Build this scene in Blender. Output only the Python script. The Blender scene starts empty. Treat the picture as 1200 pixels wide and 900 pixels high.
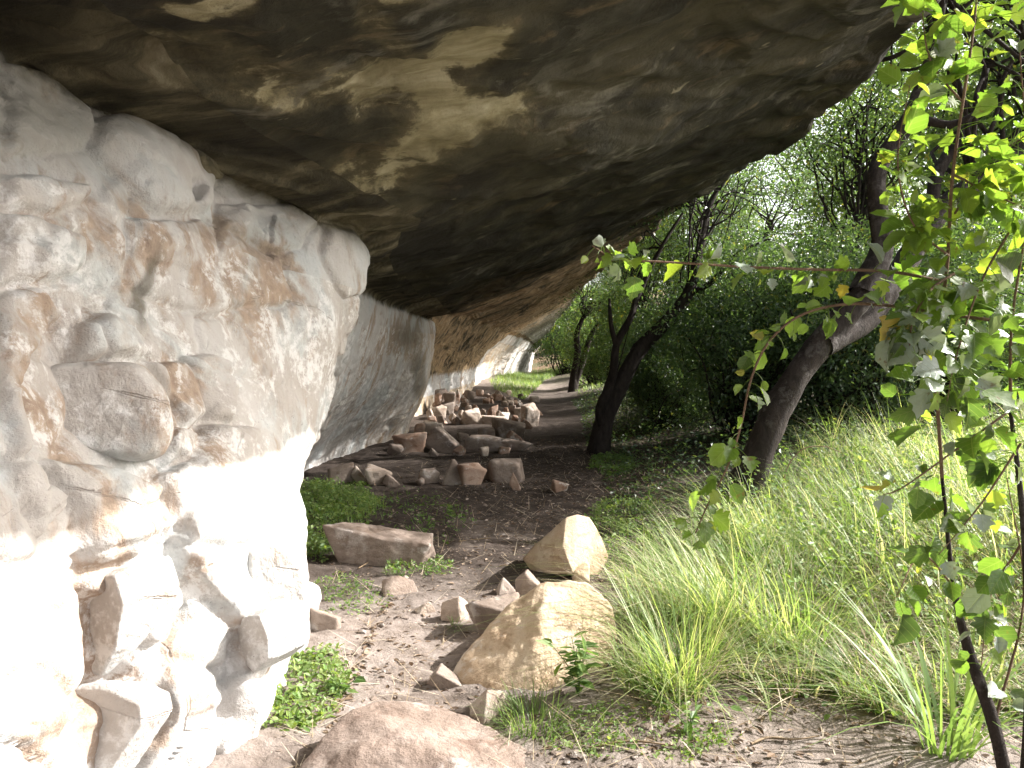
import bpy, bmesh, math, random
import numpy as np
from mathutils import Vector, Matrix

SC = bpy.context.scene
COL = SC.collection
rng = np.random.default_rng(7)
random.seed(7)

# ------------------------------------------------------------------ camera maths
H = 1.5
F = 950.0
PITCH = math.radians(2.1)
def ray(px, py):
    u = (px - 600.0) / F; v = (450.0 - py) / F
    c, s = math.cos(PITCH), math.sin(PITCH)
    return np.array([u, c + v * s, -s + v * c])
def P(px, py, d):
    r = ray(px, py)
    return np.array([0, 0, H]) + r * (d / r[1])
def proj(p):
    p = np.asarray(p, float)
    c, s = math.cos(PITCH), math.sin(PITCH)
    x = p[..., 0]; y = p[..., 1]; z = p[..., 2] - H
    f = y * c - z * s; up = y * s + z * c
    f = np.where(f < 0.05, 0.05, f)
    return 600 + F * x / f, 450 - F * up / f

# ------------------------------------------------------------------ noise (numpy)
_perm = np.random.default_rng(3).permutation(256)
_perm = np.concatenate([_perm, _perm])
_grad = np.random.default_rng(4).normal(size=(256, 3))
_grad /= np.linalg.norm(_grad, axis=1)[:, None]
def noise3(p):
    p = np.asarray(p, float)
    i = np.floor(p).astype(int); f = p - i
    u = f * f * f * (f * (f * 6 - 15) + 10)
    i &= 255
    out = 0
    for dx in (0, 1):
        wx = u[:, 0] if dx else 1 - u[:, 0]
        a = _perm[(i[:, 0] + dx) & 255]
        for dy in (0, 1):
            wy = u[:, 1] if dy else 1 - u[:, 1]
            b = _perm[a + ((i[:, 1] + dy) & 255)]
            for dz in (0, 1):
                wz = u[:, 2] if dz else 1 - u[:, 2]
                h = _perm[b + ((i[:, 2] + dz) & 255)]
                g = _grad[h]
                out = out + wx * wy * wz * (g[:, 0] * (f[:, 0] - dx) + g[:, 1] * (f[:, 1] - dy) + g[:, 2] * (f[:, 2] - dz))
    return out * 1.6
def fbm(p, oct=4, lac=2.03, gain=0.5):
    p = np.asarray(p, float); a = 1.0; s = 0
    for k in range(oct):
        s = s + a * noise3(p + 17.3 * k); p = p * lac; a *= gain
    return s
def ridge(p, oct=3):
    p = np.asarray(p, float); a = 1.0; s = 0
    for k in range(oct):
        s = s + a * (1 - np.abs(noise3(p + 9.1 * k)) * 2); p = p * 2.1; a *= 0.5
    return s / 1.75
def voro(p):
    """F1, F2 distance of jittered cells"""
    i = np.floor(p).astype(int)
    f1 = np.full(len(p), 9.0); f2 = np.full(len(p), 9.0); cid = np.zeros(len(p))
    for dx in (-1, 0, 1):
        for dy in (-1, 0, 1):
            for dz in (-1, 0, 1):
                c = i + np.array([dx, dy, dz]); m = c & 255
                h = _perm[_perm[_perm[m[:, 0]] + m[:, 1]] + m[:, 2]]
                q = c + 0.5 + 0.42 * _grad[h]
                d = np.linalg.norm(p - q, axis=1)
                n = d < f1
                f2 = np.where(n, f1, np.minimum(f2, d)); cid = np.where(n, h, cid); f1 = np.where(n, d, f1)
    return f1, f2, cid / 255.0
def facets(p):
    """voronoi cells, each a plane tilted its own way: a broken, faceted rock face"""
    i = np.floor(p).astype(int); f1 = np.full(len(p), 9.0); f2 = np.full(len(p), 9.0); tilt = np.zeros(len(p))
    for dx in (-1, 0, 1):
        for dy in (-1, 0, 1):
            for dz in (-1, 0, 1):
                c = i + np.array([dx, dy, dz]); m = c & 255
                h = _perm[_perm[_perm[m[:, 0]] + m[:, 1]] + m[:, 2]]
                dl = p - (c + 0.5 + 0.42 * _grad[h]); d = np.linalg.norm(dl, axis=1)
                n = d < f1
                f2 = np.where(n, f1, np.minimum(f2, d)); f1 = np.where(n, d, f1)
                tilt = np.where(n, (dl * _grad[(h * 7 + 3) & 255]).sum(1), tilt)
    return f2 - f1, tilt
def sstep(a, b, x):
    t = np.clip((np.asarray(x, float) - a) / (b - a), 0, 1)
    return t * t * (3 - 2 * t)

# ------------------------------------------------------------------ object helpers
def link(name, me, mat=None, parent=None):
    o = bpy.data.objects.new(name, me)
    COL.objects.link(o)
    if mat is not None:
        for m in (mat if isinstance(mat, (list, tuple)) else [mat]):
            me.materials.append(m)
    if parent is not None:
        o.parent = parent
    return o
def mesh_np(name, verts, faces, mat=None, parent=None, smooth=True, attrs=None, mat_idx=None):
    """faces: list of (n,k) int arrays"""
    me = bpy.data.meshes.new(name)
    verts = np.ascontiguousarray(verts, dtype=np.float32)
    if not isinstance(faces, list):
        faces = [faces]
    faces = [np.asarray(f, dtype=np.int32) for f in faces if len(f)]
    me.vertices.add(len(verts)); me.vertices.foreach_set("co", verts.ravel())
    loops = np.concatenate([f.ravel() for f in faces])
    tot = np.concatenate([np.full(len(f), f.shape[1], dtype=np.int32) for f in faces])
    start = np.concatenate([[0], np.cumsum(tot)[:-1]]).astype(np.int32)
    me.loops.add(len(loops)); me.loops.foreach_set("vertex_index", loops)
    me.polygons.add(len(tot)); me.polygons.foreach_set("loop_start", start); me.polygons.foreach_set("loop_total", tot)
    me.update(calc_edges=True)
    me.polygons.foreach_set("use_smooth", np.full(len(tot), smooth, dtype=bool))
    for k, v in (attrs or {}).items():
        a = me.attributes.new(k, 'FLOAT', 'POINT')
        a.data.foreach_set("value", np.ascontiguousarray(v, dtype=np.float32))
    me.validate()
    o = link(name, me, mat, parent)
    if mat_idx is not None:
        me.polygons.foreach_set("material_index", np.ascontiguousarray(mat_idx, dtype=np.int32)); me.update()
    return o
def tag(o, label=None, cat=None, group=None, kind=None):
    if label: o['label'] = label
    if cat: o['category'] = cat
    if group: o['group'] = group
    if kind: o['kind'] = kind
    return o
def empty(name, loc, label, cat, group=None):
    o = bpy.data.objects.new(name, None); COL.objects.link(o)
    o.empty_display_size = 0.2
    o.location = [float(v) for v in loc]
    return tag(o, label, cat, group)
def copy_tree(o, parent=None):
    c = o.copy(); COL.objects.link(c)
    if parent is not None: c.parent = parent
    for ch in list(o.children): copy_tree(ch, c)
    return c
def grid_faces(nr, nc):
    a = np.arange(nr * nc).reshape(nr, nc)
    return np.stack([a[:-1, :-1].ravel(), a[:-1, 1:].ravel(), a[1:, 1:].ravel(), a[1:, :-1].ravel()], 1)

# ------------------------------------------------------------------ materials
def newmat(name):
    m = bpy.data.materials.new(name); m.use_nodes = True
    nt = m.node_tree; nt.nodes.clear()
    return m, nt
class NB:
    def __init__(s, nt): s.nt = nt
    def n(s, t, **kw):
        nd = s.nt.nodes.new(t)
        for k, v in kw.items():
            if k == 'ins':
                for i, val in v.items():
                    if isinstance(val, bpy.types.NodeSocket): s.nt.links.new(val, nd.inputs[i])
                    else: nd.inputs[i].default_value = val
            else: setattr(nd, k, v)
        return nd
    def coord(s): return s.n('ShaderNodeTexCoord').outputs['Object']
    def mapping(s, vec, scale=(1, 1, 1), rot=(0, 0, 0), loc=(0, 0, 0)):
        return s.n('ShaderNodeMapping', ins={'Vector': vec, 'Scale': scale, 'Rotation': rot, 'Location': loc}).outputs[0]
    def noise(s, vec, scale, detail=5, rough=0.55, dist=0.0):
        return s.n('ShaderNodeTexNoise', ins={'Vector': vec, 'Scale': scale, 'Detail': detail, 'Roughness': rough, 'Distortion': dist}).outputs['Fac']
    def voronoi(s, vec, scale, feature='F1', out='Distance'):
        return s.n('ShaderNodeTexVoronoi', feature=feature, ins={'Vector': vec, 'Scale': scale}).outputs[out]
    def attr(s, name): return s.n('ShaderNodeAttribute', attribute_name=name).outputs['Fac']
    def math(s, op, a, b=0.0, c=None, clamp=False):
        i = {0: a, 1: b}
        if c is not None: i[2] = c
        return s.n('ShaderNodeMath', operation=op, use_clamp=clamp, ins=i).outputs[0]
    def ramp(s, fac, stops, interp='LINEAR'):
        r = s.n('ShaderNodeValToRGB', ins={0: fac}); e = r.color_ramp.elements
        r.color_ramp.interpolation = interp
        while len(e) < len(stops): e.new(0.5)
        for q, (pos, c) in zip(e, stops):
            q.position = pos
            q.color = (c, c, c, 1) if isinstance(c, (int, float)) else (*c, 1)
        return r.outputs[0]
    def step(s, fac, a, b): return s.n('ShaderNodeMapRange', ins={0: fac, 1: a, 2: b, 3: 0.0, 4: 1.0}, interpolation_type='SMOOTHSTEP').outputs[0]
    def mix(s, fac, a, b, blend='MIX'):
        nd = s.n('ShaderNodeMix', data_type='RGBA', blend_type=blend, ins={0: fac})
        for i, val in ((6, a), (7, b)):
            if isinstance(val, bpy.types.NodeSocket): s.nt.links.new(val, nd.inputs[i])
            else: nd.inputs[i].default_value = (*val, 1)
        return nd.outputs[2]
    def bump(s, h, strength, dist, normal=None):
        i = {'Height': h, 'Strength': strength, 'Distance': dist}
        if normal is not None: i['Normal'] = normal
        return s.n('ShaderNodeBump', ins=i).outputs[0]
    def out(s, sh): s.n('ShaderNodeOutputMaterial', ins={0: sh})
    def pbr(s, col, rough=0.9, normal=None, spec=0.25):
        i = {'Base Color': col, 'Roughness': rough, 'Specular IOR Level': spec}
        if normal is not None: i['Normal'] = normal
        return s.n('ShaderNodeBsdfPrincipled', ins=i).outputs[0]

def wall_look(b, c):
    n1 = b.noise(c, 0.9, 6, 0.6, 0.6)
    n2 = b.noise(b.mapping(c, (1, 1, 0.6), loc=(4, 2, 7)), 2.3, 7, 0.62, 0.8)
    n3 = b.noise(b.mapping(c, (1, 1, 1), loc=(9, 1, 3)), 1.4, 6, 0.6, 1.0)
    n4 = b.noise(c, 14, 8, 0.7)
    fine = b.noise(c, 55, 6, 0.7)
    col = b.ramp(n1, [(0.3, (0.355, 0.315, 0.28)), (0.5, (0.455, 0.43, 0.408)), (0.72, (0.53, 0.528, 0.527))])
    br = b.step(b.math('ADD', n2, b.math('MULTIPLY', b.attr('brown'), 0.26)), 0.53, 0.66)
    col = b.mix(b.math('MULTIPLY', br, 0.8), col, b.ramp(n4, [(0.3, (0.22, 0.145, 0.10)), (0.7, (0.40, 0.30, 0.215))]))
    gr = b.step(n3, 0.50, 0.62)
    col = b.mix(b.math('MULTIPLY', gr, 0.8), col, b.ramp(n4, [(0.35, (0.37, 0.39, 0.395)), (0.65, (0.57, 0.60, 0.605))]))
    wh = b.math('MULTIPLY', b.step(b.noise(b.mapping(c, (1, 1, 1), loc=(1, 8, 5)), 3.2, 9, 0.75, 0.4), 0.50, 0.58), b.step(n4, 0.42, 0.55))
    col = b.mix(b.math('MULTIPLY', wh, 0.8), col, (0.69, 0.685, 0.68))
    sp = b.math('MULTIPLY', b.step(fine, 0.60, 0.70), b.step(n3, 0.42, 0.56))
    col = b.mix(b.math('MULTIPLY', sp, 0.7), col, (0.16, 0.145, 0.14))
    mot = b.noise(b.mapping(c, loc=(6, 6, 2)), 7, 9, 0.72, 0.3)
    col = b.mix(b.math('MULTIPLY', b.step(mot, 0.54, 0.68), 0.35), col, (0.66, 0.655, 0.65))
    col = b.mix(b.math('MULTIPLY', b.step(mot, 0.44, 0.30), 0.35), col, (0.30, 0.25, 0.21))
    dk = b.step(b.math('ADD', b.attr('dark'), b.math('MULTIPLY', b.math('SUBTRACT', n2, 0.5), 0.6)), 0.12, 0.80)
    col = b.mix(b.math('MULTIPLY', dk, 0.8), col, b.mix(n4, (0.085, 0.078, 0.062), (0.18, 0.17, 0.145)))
    og = b.math('MULTIPLY', b.attr('orange'), b.step(n2, 0.3, 0.62))
    col = b.mix(b.math('MULTIPLY', og, 0.85), col, b.ramp(n4, [(0.3, (0.36, 0.25, 0.14)), (0.7, (0.54, 0.42, 0.28))]))
    # long joints in the rock, straight and broken
    ed = b.voronoi(b.mapping(c, (0.8, 0.8, 1.3), rot=(0.4, 0.3, 0.2)), 0.9, 'DISTANCE_TO_EDGE')
    ed = b.math('ADD', ed, b.math('MULTIPLY', b.math('SUBTRACT', b.noise(c, 6, 5, 0.6), 0.5), 0.05))
    crk = b.math('MULTIPLY', b.math('SUBTRACT', 1.0, b.step(b.math('ABSOLUTE', ed), 0.0, 0.006)), b.step(b.noise(b.mapping(c, loc=(3, 5, 1)), 2.5, 3, 0.5), 0.46, 0.56))
    col = b.mix(b.math('MULTIPLY', crk, 0.3), col, (0.15, 0.125, 0.11))
    wv = b.n('ShaderNodeVectorMath', operation='ADD', ins={0: c, 1: b.n('ShaderNodeVectorMath', operation='SCALE', ins={0: b.n('ShaderNodeTexNoise', ins={'Vector': c, 'Scale': 6.0, 'Detail': 4.0}).outputs['Color'], 'Scale': 0.12}).outputs[0]}).outputs[0]
    chip = b.math('MULTIPLY', b.voronoi(b.mapping(wv, (1, 1, 1.5)), 7.0), b.step(n3, 0.38, 0.6))
    h = b.math('ADD', b.math('MULTIPLY', n4, 0.7), b.math('MULTIPLY', fine, 0.28))
    h = b.math('ADD', h, b.math('MULTIPLY', chip, 0.7))
    h = b.math('SUBTRACT', h, b.math('MULTIPLY', crk, 0.25))
    return col, h
def ceiling_look(b, c):
    wc = b.n('ShaderNodeVectorMath', operation='ADD', ins={0: c, 1: b.n('ShaderNodeVectorMath', operation='SCALE', ins={0: b.n('ShaderNodeTexNoise', ins={'Vector': c, 'Scale': 0.7, 'Detail': 3.0}).outputs['Color'], 'Scale': 0.55}).outputs[0]}).outputs[0]
    st = b.mapping(wc, (0.30, 2.0, 2.0), rot=(0, 0, math.radians(-42)))       # drawn-out bedding streaks
    s1 = b.noise(st, 1.5, 8, 0.62, 0.3)
    s2 = b.noise(b.mapping(st, loc=(5, 3, 1)), 3.2, 8, 0.66, 0.4)
    s3 = b.noise(b.mapping(st, loc=(1, 7, 2)), 0.8, 5, 0.6, 0.3)
    n4 = b.noise(c, 9, 8, 0.72)
    n5 = b.noise(c, 2.2, 8, 0.65, 0.5)
    fine = b.noise(c, 42, 6, 0.72)
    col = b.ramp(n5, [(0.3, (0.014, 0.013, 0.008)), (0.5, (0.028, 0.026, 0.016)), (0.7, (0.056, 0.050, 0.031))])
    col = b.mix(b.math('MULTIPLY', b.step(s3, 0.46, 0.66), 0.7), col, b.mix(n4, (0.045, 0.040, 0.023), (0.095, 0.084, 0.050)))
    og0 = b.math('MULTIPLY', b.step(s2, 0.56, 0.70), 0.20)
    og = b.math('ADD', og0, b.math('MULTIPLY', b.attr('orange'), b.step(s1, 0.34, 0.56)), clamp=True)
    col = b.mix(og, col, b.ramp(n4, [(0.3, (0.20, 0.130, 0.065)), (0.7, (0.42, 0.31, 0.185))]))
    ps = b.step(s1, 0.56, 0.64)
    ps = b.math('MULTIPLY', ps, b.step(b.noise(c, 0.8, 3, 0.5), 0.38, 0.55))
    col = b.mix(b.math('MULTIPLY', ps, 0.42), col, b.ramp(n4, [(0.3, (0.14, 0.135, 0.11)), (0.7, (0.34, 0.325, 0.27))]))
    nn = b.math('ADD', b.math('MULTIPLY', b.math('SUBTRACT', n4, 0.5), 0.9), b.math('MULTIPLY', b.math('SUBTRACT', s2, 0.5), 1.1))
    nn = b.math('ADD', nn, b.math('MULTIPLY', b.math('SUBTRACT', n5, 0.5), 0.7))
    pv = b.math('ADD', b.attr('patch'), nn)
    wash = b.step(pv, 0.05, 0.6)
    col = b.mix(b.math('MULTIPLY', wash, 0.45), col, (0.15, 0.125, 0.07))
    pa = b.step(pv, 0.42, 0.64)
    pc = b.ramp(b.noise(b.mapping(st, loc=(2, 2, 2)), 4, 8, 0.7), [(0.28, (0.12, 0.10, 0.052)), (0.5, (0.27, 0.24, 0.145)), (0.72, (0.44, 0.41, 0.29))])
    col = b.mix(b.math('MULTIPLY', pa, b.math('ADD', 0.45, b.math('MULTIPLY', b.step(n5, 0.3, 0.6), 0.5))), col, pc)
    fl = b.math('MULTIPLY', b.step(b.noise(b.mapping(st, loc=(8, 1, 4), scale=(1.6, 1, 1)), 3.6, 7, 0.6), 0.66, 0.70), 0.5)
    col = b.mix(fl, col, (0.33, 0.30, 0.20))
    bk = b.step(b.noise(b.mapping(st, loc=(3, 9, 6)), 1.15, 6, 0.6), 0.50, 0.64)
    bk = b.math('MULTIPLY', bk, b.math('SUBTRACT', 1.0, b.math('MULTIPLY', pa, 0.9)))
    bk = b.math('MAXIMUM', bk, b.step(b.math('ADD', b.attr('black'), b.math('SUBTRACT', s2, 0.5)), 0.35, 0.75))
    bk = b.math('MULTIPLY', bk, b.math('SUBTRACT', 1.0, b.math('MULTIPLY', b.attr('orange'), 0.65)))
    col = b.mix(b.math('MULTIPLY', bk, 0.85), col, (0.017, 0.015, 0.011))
    col = b.mix(b.math('MULTIPLY', b.attr('pale'), b.step(n4, 0.3, 0.7)), col, (0.36, 0.37, 0.33))
    h = b.math('ADD', b.math('MULTIPLY', n4, 0.7), b.math('MULTIPLY', fine, 0.2))
    h = b.math('ADD', h, b.math('MULTIPLY', s2, 0.9))
    return col, h
def mat_wall():
    m, nt = newmat('pale_sandstone'); b = NB(nt); col, h = wall_look(b, b.coord())
    b.out(b.pbr(col, 0.92, b.bump(h, 0.7, 0.035), 0.2)); return m
def mat_ceiling():
    m, nt = newmat('stained_sandstone'); b = NB(nt); col, h = ceiling_look(b, b.coord())
    b.out(b.pbr(col, 0.85, b.bump(h, 0.8, 0.05), 0.25)); return m
def mat_seam():
    """where the pale wall passes into the stained ceiling"""
    m, nt = newmat('wall_to_ceiling_sandstone'); b = NB(nt); c = b.coord()
    n2 = b.noise(b.mapping(c, (1, 1, 0.6), loc=(4, 2, 7)), 2.3, 7, 0.62, 0.8)
    n4 = b.noise(c, 14, 8, 0.7)
    wall = b.ramp(b.noise(b.mapping(c, loc=(9, 1, 3)), 1.4, 6, 0.6, 1.0), [(0.35, (0.455, 0.43, 0.408)), (0.5, (0.50, 0.49, 0.48)), (0.62, (0.47, 0.49, 0.495))])
    br = b.step(b.math('ADD', n2, b.math('MULTIPLY', b.attr('brown'), 0.26)), 0.53, 0.66)
    wall = b.mix(b.math('MULTIPLY', br, 0.8), wall, b.ramp(n4, [(0.3, (0.22, 0.145, 0.10)), (0.7, (0.40, 0.30, 0.215))]))
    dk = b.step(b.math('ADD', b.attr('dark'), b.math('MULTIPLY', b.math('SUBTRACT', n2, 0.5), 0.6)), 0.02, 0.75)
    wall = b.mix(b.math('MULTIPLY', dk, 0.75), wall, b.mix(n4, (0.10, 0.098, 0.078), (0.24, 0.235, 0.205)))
    st = b.mapping(c, (0.30, 2.0, 2.0), rot=(0, 0, math.radians(-42)))
    s1 = b.noise(st, 1.8, 8, 0.66, 0.6)
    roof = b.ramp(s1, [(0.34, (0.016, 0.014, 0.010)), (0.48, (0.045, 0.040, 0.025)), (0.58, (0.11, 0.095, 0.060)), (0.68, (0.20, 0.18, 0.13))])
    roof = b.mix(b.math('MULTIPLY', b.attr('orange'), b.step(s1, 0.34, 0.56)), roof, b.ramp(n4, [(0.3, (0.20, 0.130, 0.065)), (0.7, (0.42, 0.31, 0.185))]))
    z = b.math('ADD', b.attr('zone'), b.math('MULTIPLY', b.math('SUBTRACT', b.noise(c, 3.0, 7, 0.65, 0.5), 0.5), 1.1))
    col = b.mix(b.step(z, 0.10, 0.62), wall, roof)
    h = b.math('ADD', n4, b.math('MULTIPLY', b.noise(c, 50, 5, 0.7), 0.25))
    b.out(b.pbr(col, 0.9, b.bump(h, 0.8, 0.04), 0.22)); return m

def mat_stone(name, c_lo, c_mid, c_hi, stain=(0.16, 0.10, 0.06), white=0.3, bump=0.6, ws=4.2, wt=(0.56, 0.63)):
    bump = bump * 1.4
    m, nt = newmat(name); b = NB(nt)
    rnd = b.n('ShaderNodeObjectInfo').outputs['Random']
    off = b.n('ShaderNodeCombineXYZ', ins={0: b.math('MULTIPLY', rnd, 37.0), 1: b.math('MULTIPLY', rnd, 11.0), 2: 0.0}).outputs[0]
    c = b.n('ShaderNodeVectorMath', operation='ADD', ins={0: b.coord(), 1: off}).outputs[0]
    n1 = b.noise(c, 3.0, 7, 0.62, 0.5); n2 = b.noise(c, 16, 8, 0.7); n3 = b.noise(c, 60, 5, 0.7)
    n5 = b.noise(b.mapping(c, (1, 1, 2.5), loc=(3, 3, 3)), 5, 7, 0.65, 0.6)
    col = b.ramp(n1, [(0.3, c_lo), (0.5, c_mid), (0.7, c_hi)])
    col = b.mix(b.math('MULTIPLY', b.step(n5, 0.53, 0.68), 0.6), col, stain)
    col = b.mix(b.math('MULTIPLY', b.math('MULTIPLY', b.step(b.noise(b.mapping(c, loc=(7, 7, 7)), ws, 8, 0.6), wt[0], wt[1]), b.step(n2, 0.4, 0.55)), white), col, (0.62, 0.59, 0.56))
    col = b.mix(b.math('MULTIPLY', b.step(n3, 0.58, 0.7), 0.4), col, tuple(v * 0.5 for v in c_lo))
    hv = b.n('ShaderNodeHueSaturation', ins={'Value': b.math('ADD', 0.8, b.math('MULTIPLY', rnd, 0.4)), 'Color': col}).outputs[0]
    h = b.math('ADD', b.math('MULTIPLY', n2, 0.7), b.math('MULTIPLY', n3, 0.3))
    b.out(b.pbr(hv, 0.92, b.bump(h, bump, 0.02), 0.2)); return m

def mat_ground():
    m, nt = newmat('dry_earth'); b = NB(nt)
    c = b.coord()
    n1 = b.noise(c, 0.8, 6, 0.6, 0.4); n2 = b.noise(c, 7, 8, 0.68); n3 = b.noise(c, 40, 6, 0.7)
    big = b.noise(c, 0.25, 4, 0.5)
    col = b.ramp(n2, [(0.28, (0.105, 0.082, 0.068)), (0.5, (0.20, 0.165, 0.143)), (0.72, (0.30, 0.26, 0.236))])
    col = b.mix(b.math('MULTIPLY', b.step(n1, 0.5, 0.66), 0.5), col, (0.30, 0.268, 0.25))
    # trodden, darker soil further in, deepened to paint the shade there
    hum_shade = b.math('MULTIPLY', b.attr('humus_shade'), b.step(n1, 0.12, 0.45))
    col = b.mix(hum_shade, col, b.ramp(n2, [(0.3, (0.024, 0.018, 0.014)), (0.7, (0.064, 0.048, 0.039))]))
    # bits of litter
    v = b.n('ShaderNodeTexVoronoi', ins={'Vector': c, 'Scale': 38.0, 'Randomness': 1.0})
    lit = b.math('MULTIPLY', b.math('LESS_THAN', v.outputs['Distance'], 0.26), b.step(b.noise(c, 3, 4, 0.6), 0.48, 0.6))
    lc = b.ramp(b.n('ShaderNodeSeparateColor', ins={0: v.outputs['Color']}).outputs[0], [(0.0, (0.10, 0.07, 0.045)), (0.5, (0.26, 0.20, 0.14)), (1.0, (0.44, 0.38, 0.31))])
    col = b.mix(b.math('MULTIPLY', lit, 0.7), col, lc)
    # mossy green tinge off the path
    gr = b.math('MULTIPLY', b.attr('green'), b.step(b.noise(c, 2.0, 6, 0.65), 0.40, 0.6))
    col = b.mix(b.math('MULTIPLY', gr, 0.8), col, b.mix(n2, (0.035, 0.040, 0.016), (0.10, 0.10, 0.042)))
    col = b.mix(b.math('MULTIPLY', b.attr('far'), 0.92), col, b.ramp(b.noise(c, 0.22, 9, 0.75), [(0.35, (0.035, 0.045, 0.020)), (0.5, (0.085, 0.075, 0.035)), (0.6, (0.17, 0.10, 0.060)), (0.72, (0.10, 0.11, 0.045))]))
    h = b.math('ADD', b.math('MULTIPLY', n2, 0.8), b.math('MULTIPLY', n3, 0.35))
    h = b.math('ADD', h, b.math('MULTIPLY', lit, 0.25))
    b.out(b.pbr(col, 0.95, b.bump(h, 0.9, 0.035), 0.15)); return m

def mat_bark(name, lo, hi, pale=None):
    m, nt = newmat(name); b = NB(nt); c = b.coord()
    v = b.mapping(c, (1, 1, 0.35))
    n1 = b.noise(v, 14, 8, 0.7, 0.5); n2 = b.noise(c, 60, 5, 0.7)
    col = b.ramp(n1, [(0.3, lo), (0.7, hi)])
    if pale:
        col = b.mix(b.math('MULTIPLY', b.step(b.noise(c, 5, 6, 0.7), 0.52, 0.62), 0.6), col, pale)
    h = b.math('ADD', n1, b.math('MULTIPLY', n2, 0.4))
    b.out(b.pbr(col, 0.9, b.bump(h, 1.0, 0.03), 0.2)); return m

def mat_leaf(name, stops, trans=0.45, tcol=None, gloss=0.35, rough=0.45, pale=False):
    m, nt = newmat(name); b = NB(nt)
    rnd = b.attr('rnd')
    col = b.ramp(rnd, stops)
    nrm = None
    if pale:      # broad leaves: midrib, side veins and brown blemishes
        u = b.attr('leaf_along'); v = b.math('ABSOLUTE', b.attr('leaf_across'))
        w = b.math('ABSOLUTE', b.math('SUBTRACT', b.math('FRACT', b.math('MULTIPLY', b.math('SUBTRACT', u, b.math('MULTIPLY', v, 0.9)), 4.6)), 0.5))
        vein = b.math('MAXIMUM', b.math('SUBTRACT', 1.0, b.step(v, 0.008, 0.022)), b.math('MULTIPLY', b.math('SUBTRACT', 1.0, b.step(w, 0.02, 0.07)), 0.7))
        col = b.mix(b.math('MULTIPLY', vein, 0.4), col, (0.24, 0.28, 0.12))
        c = b.coord()
        col = b.mix(b.math('MULTIPLY', b.step(b.noise(c, 26, 5, 0.6), 0.64, 0.69), 0.75), col, (0.12, 0.075, 0.03))
        col = b.mix(b.math('MULTIPLY', b.step(b.noise(c, 9, 4, 0.6), 0.5, 0.7), 0.45), col, (0.06, 0.10, 0.025))
        nrm = b.bump(b.math('ADD', b.math('MULTIPLY', vein, -1.0), b.noise(c, 60, 3, 0.5)), 0.5, 0.004)
    pi_ = {'Base Color': col, 'Roughness': rough, 'Specular IOR Level': gloss}
    if nrm is not None: pi_['Normal'] = nrm
    d = b.n('ShaderNodeBsdfPrincipled', ins=pi_).outputs[0]
    tc = b.mix(1.0, col, tcol or (1.6, 1.5, 0.6), 'MULTIPLY')
    t = b.n('ShaderNodeBsdfTranslucent', ins={'Color': tc}).outputs[0]
    if pale: trans = b.math('MULTIPLY', b.math('ADD', 0.25, b.math('MULTIPLY', b.step(rnd, 0.10, 0.14), 0.75)), trans)
    b.out(b.n('ShaderNodeMixShader', ins={0: trans, 1: d, 2: t}).outputs[0]); return m

M = {}
M['wall'] = mat_wall()
M['ceil'] = mat_ceiling()
M['seam'] = mat_seam()
M['tan'] = mat_stone('tan_sandstone', (0.33, 0.235, 0.15), (0.48, 0.37, 0.26), (0.57, 0.48, 0.37), (0.26, 0.165, 0.09), 0.35, 0.9)
M['pink'] = mat_stone('weathered_brown_stone', (0.20, 0.125, 0.085), (0.33, 0.225, 0.17), (0.43, 0.34, 0.28), (0.20, 0.10, 0.055), 0.8)
M['grey'] = mat_stone('brown_grey_stone', (0.145, 0.110, 0.090), (0.24, 0.190, 0.158), (0.35, 0.30, 0.26), (0.12, 0.08, 0.055), 0.35)
M['pale'] = mat_stone('pale_brown_stone', (0.27, 0.205, 0.16), (0.39, 0.32, 0.265), (0.50, 0.44, 0.385), (0.22, 0.14, 0.09), 0.5, 0.9)
M['red'] = mat_stone('reddish_blotched_stone', (0.125, 0.092, 0.074), (0.20, 0.153, 0.126), (0.285, 0.235, 0.205), (0.11, 0.065, 0.047), 0.65, 0.9, 3.0, (0.53, 0.64))
M['ground'] = mat_ground()
M['bark'] = mat_bark('dark_bark', (0.014, 0.011, 0.009), (0.052, 0.041, 0.035), (0.105, 0.095, 0.088))
M['bark2'] = mat_bark('black_bark', (0.014, 0.011, 0.010), (0.05, 0.04, 0.034), None)
M['twig'] = mat_bark('brown_twig', (0.12, 0.07, 0.045), (0.26, 0.18, 0.12), None)
M['straw'] = mat_leaf('dry_straw', [(0, (0.22, 0.16, 0.10)), (0.5, (0.40, 0.33, 0.24)), (1, (0.55, 0.48, 0.38))], 0.15, (1, 0.9, 0.8), 0.2, 0.7)
M['sap'] = mat_leaf('lobed_leaf', [(0, (0.27, 0.32, 0.27)), (0.10, (0.22, 0.27, 0.22)), (0.14, (0.05, 0.085, 0.028)), (0.45, (0.095, 0.165, 0.034)), (0.8, (0.165, 0.24, 0.042)), (0.93, (0.22, 0.27, 0.050)), (1, (0.34, 0.24, 0.06))], 0.5, (1.75, 1.85, 0.75), 0.6, 0.36, True)  # greyish white stops paint the sheen of glossy leaf tops
M['ever'] = mat_leaf('evergreen_leaf', [(0, (0.040, 0.078, 0.044)), (0.5, (0.078, 0.132, 0.070)), (0.9, (0.12, 0.18, 0.08)), (1, (0.18, 0.19, 0.06))], 0.45, (1.7, 1.7, 0.6), 0.7, 0.32)
M['light'] = mat_leaf('light_leaf', [(0, (0.046, 0.090, 0.042)), (0.5, (0.088, 0.150, 0.064)), (0.9, (0.14, 0.20, 0.075)), (1, (0.22, 0.22, 0.06))], 0.55, (1.8, 1.7, 0.6), 0.65, 0.34)
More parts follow.
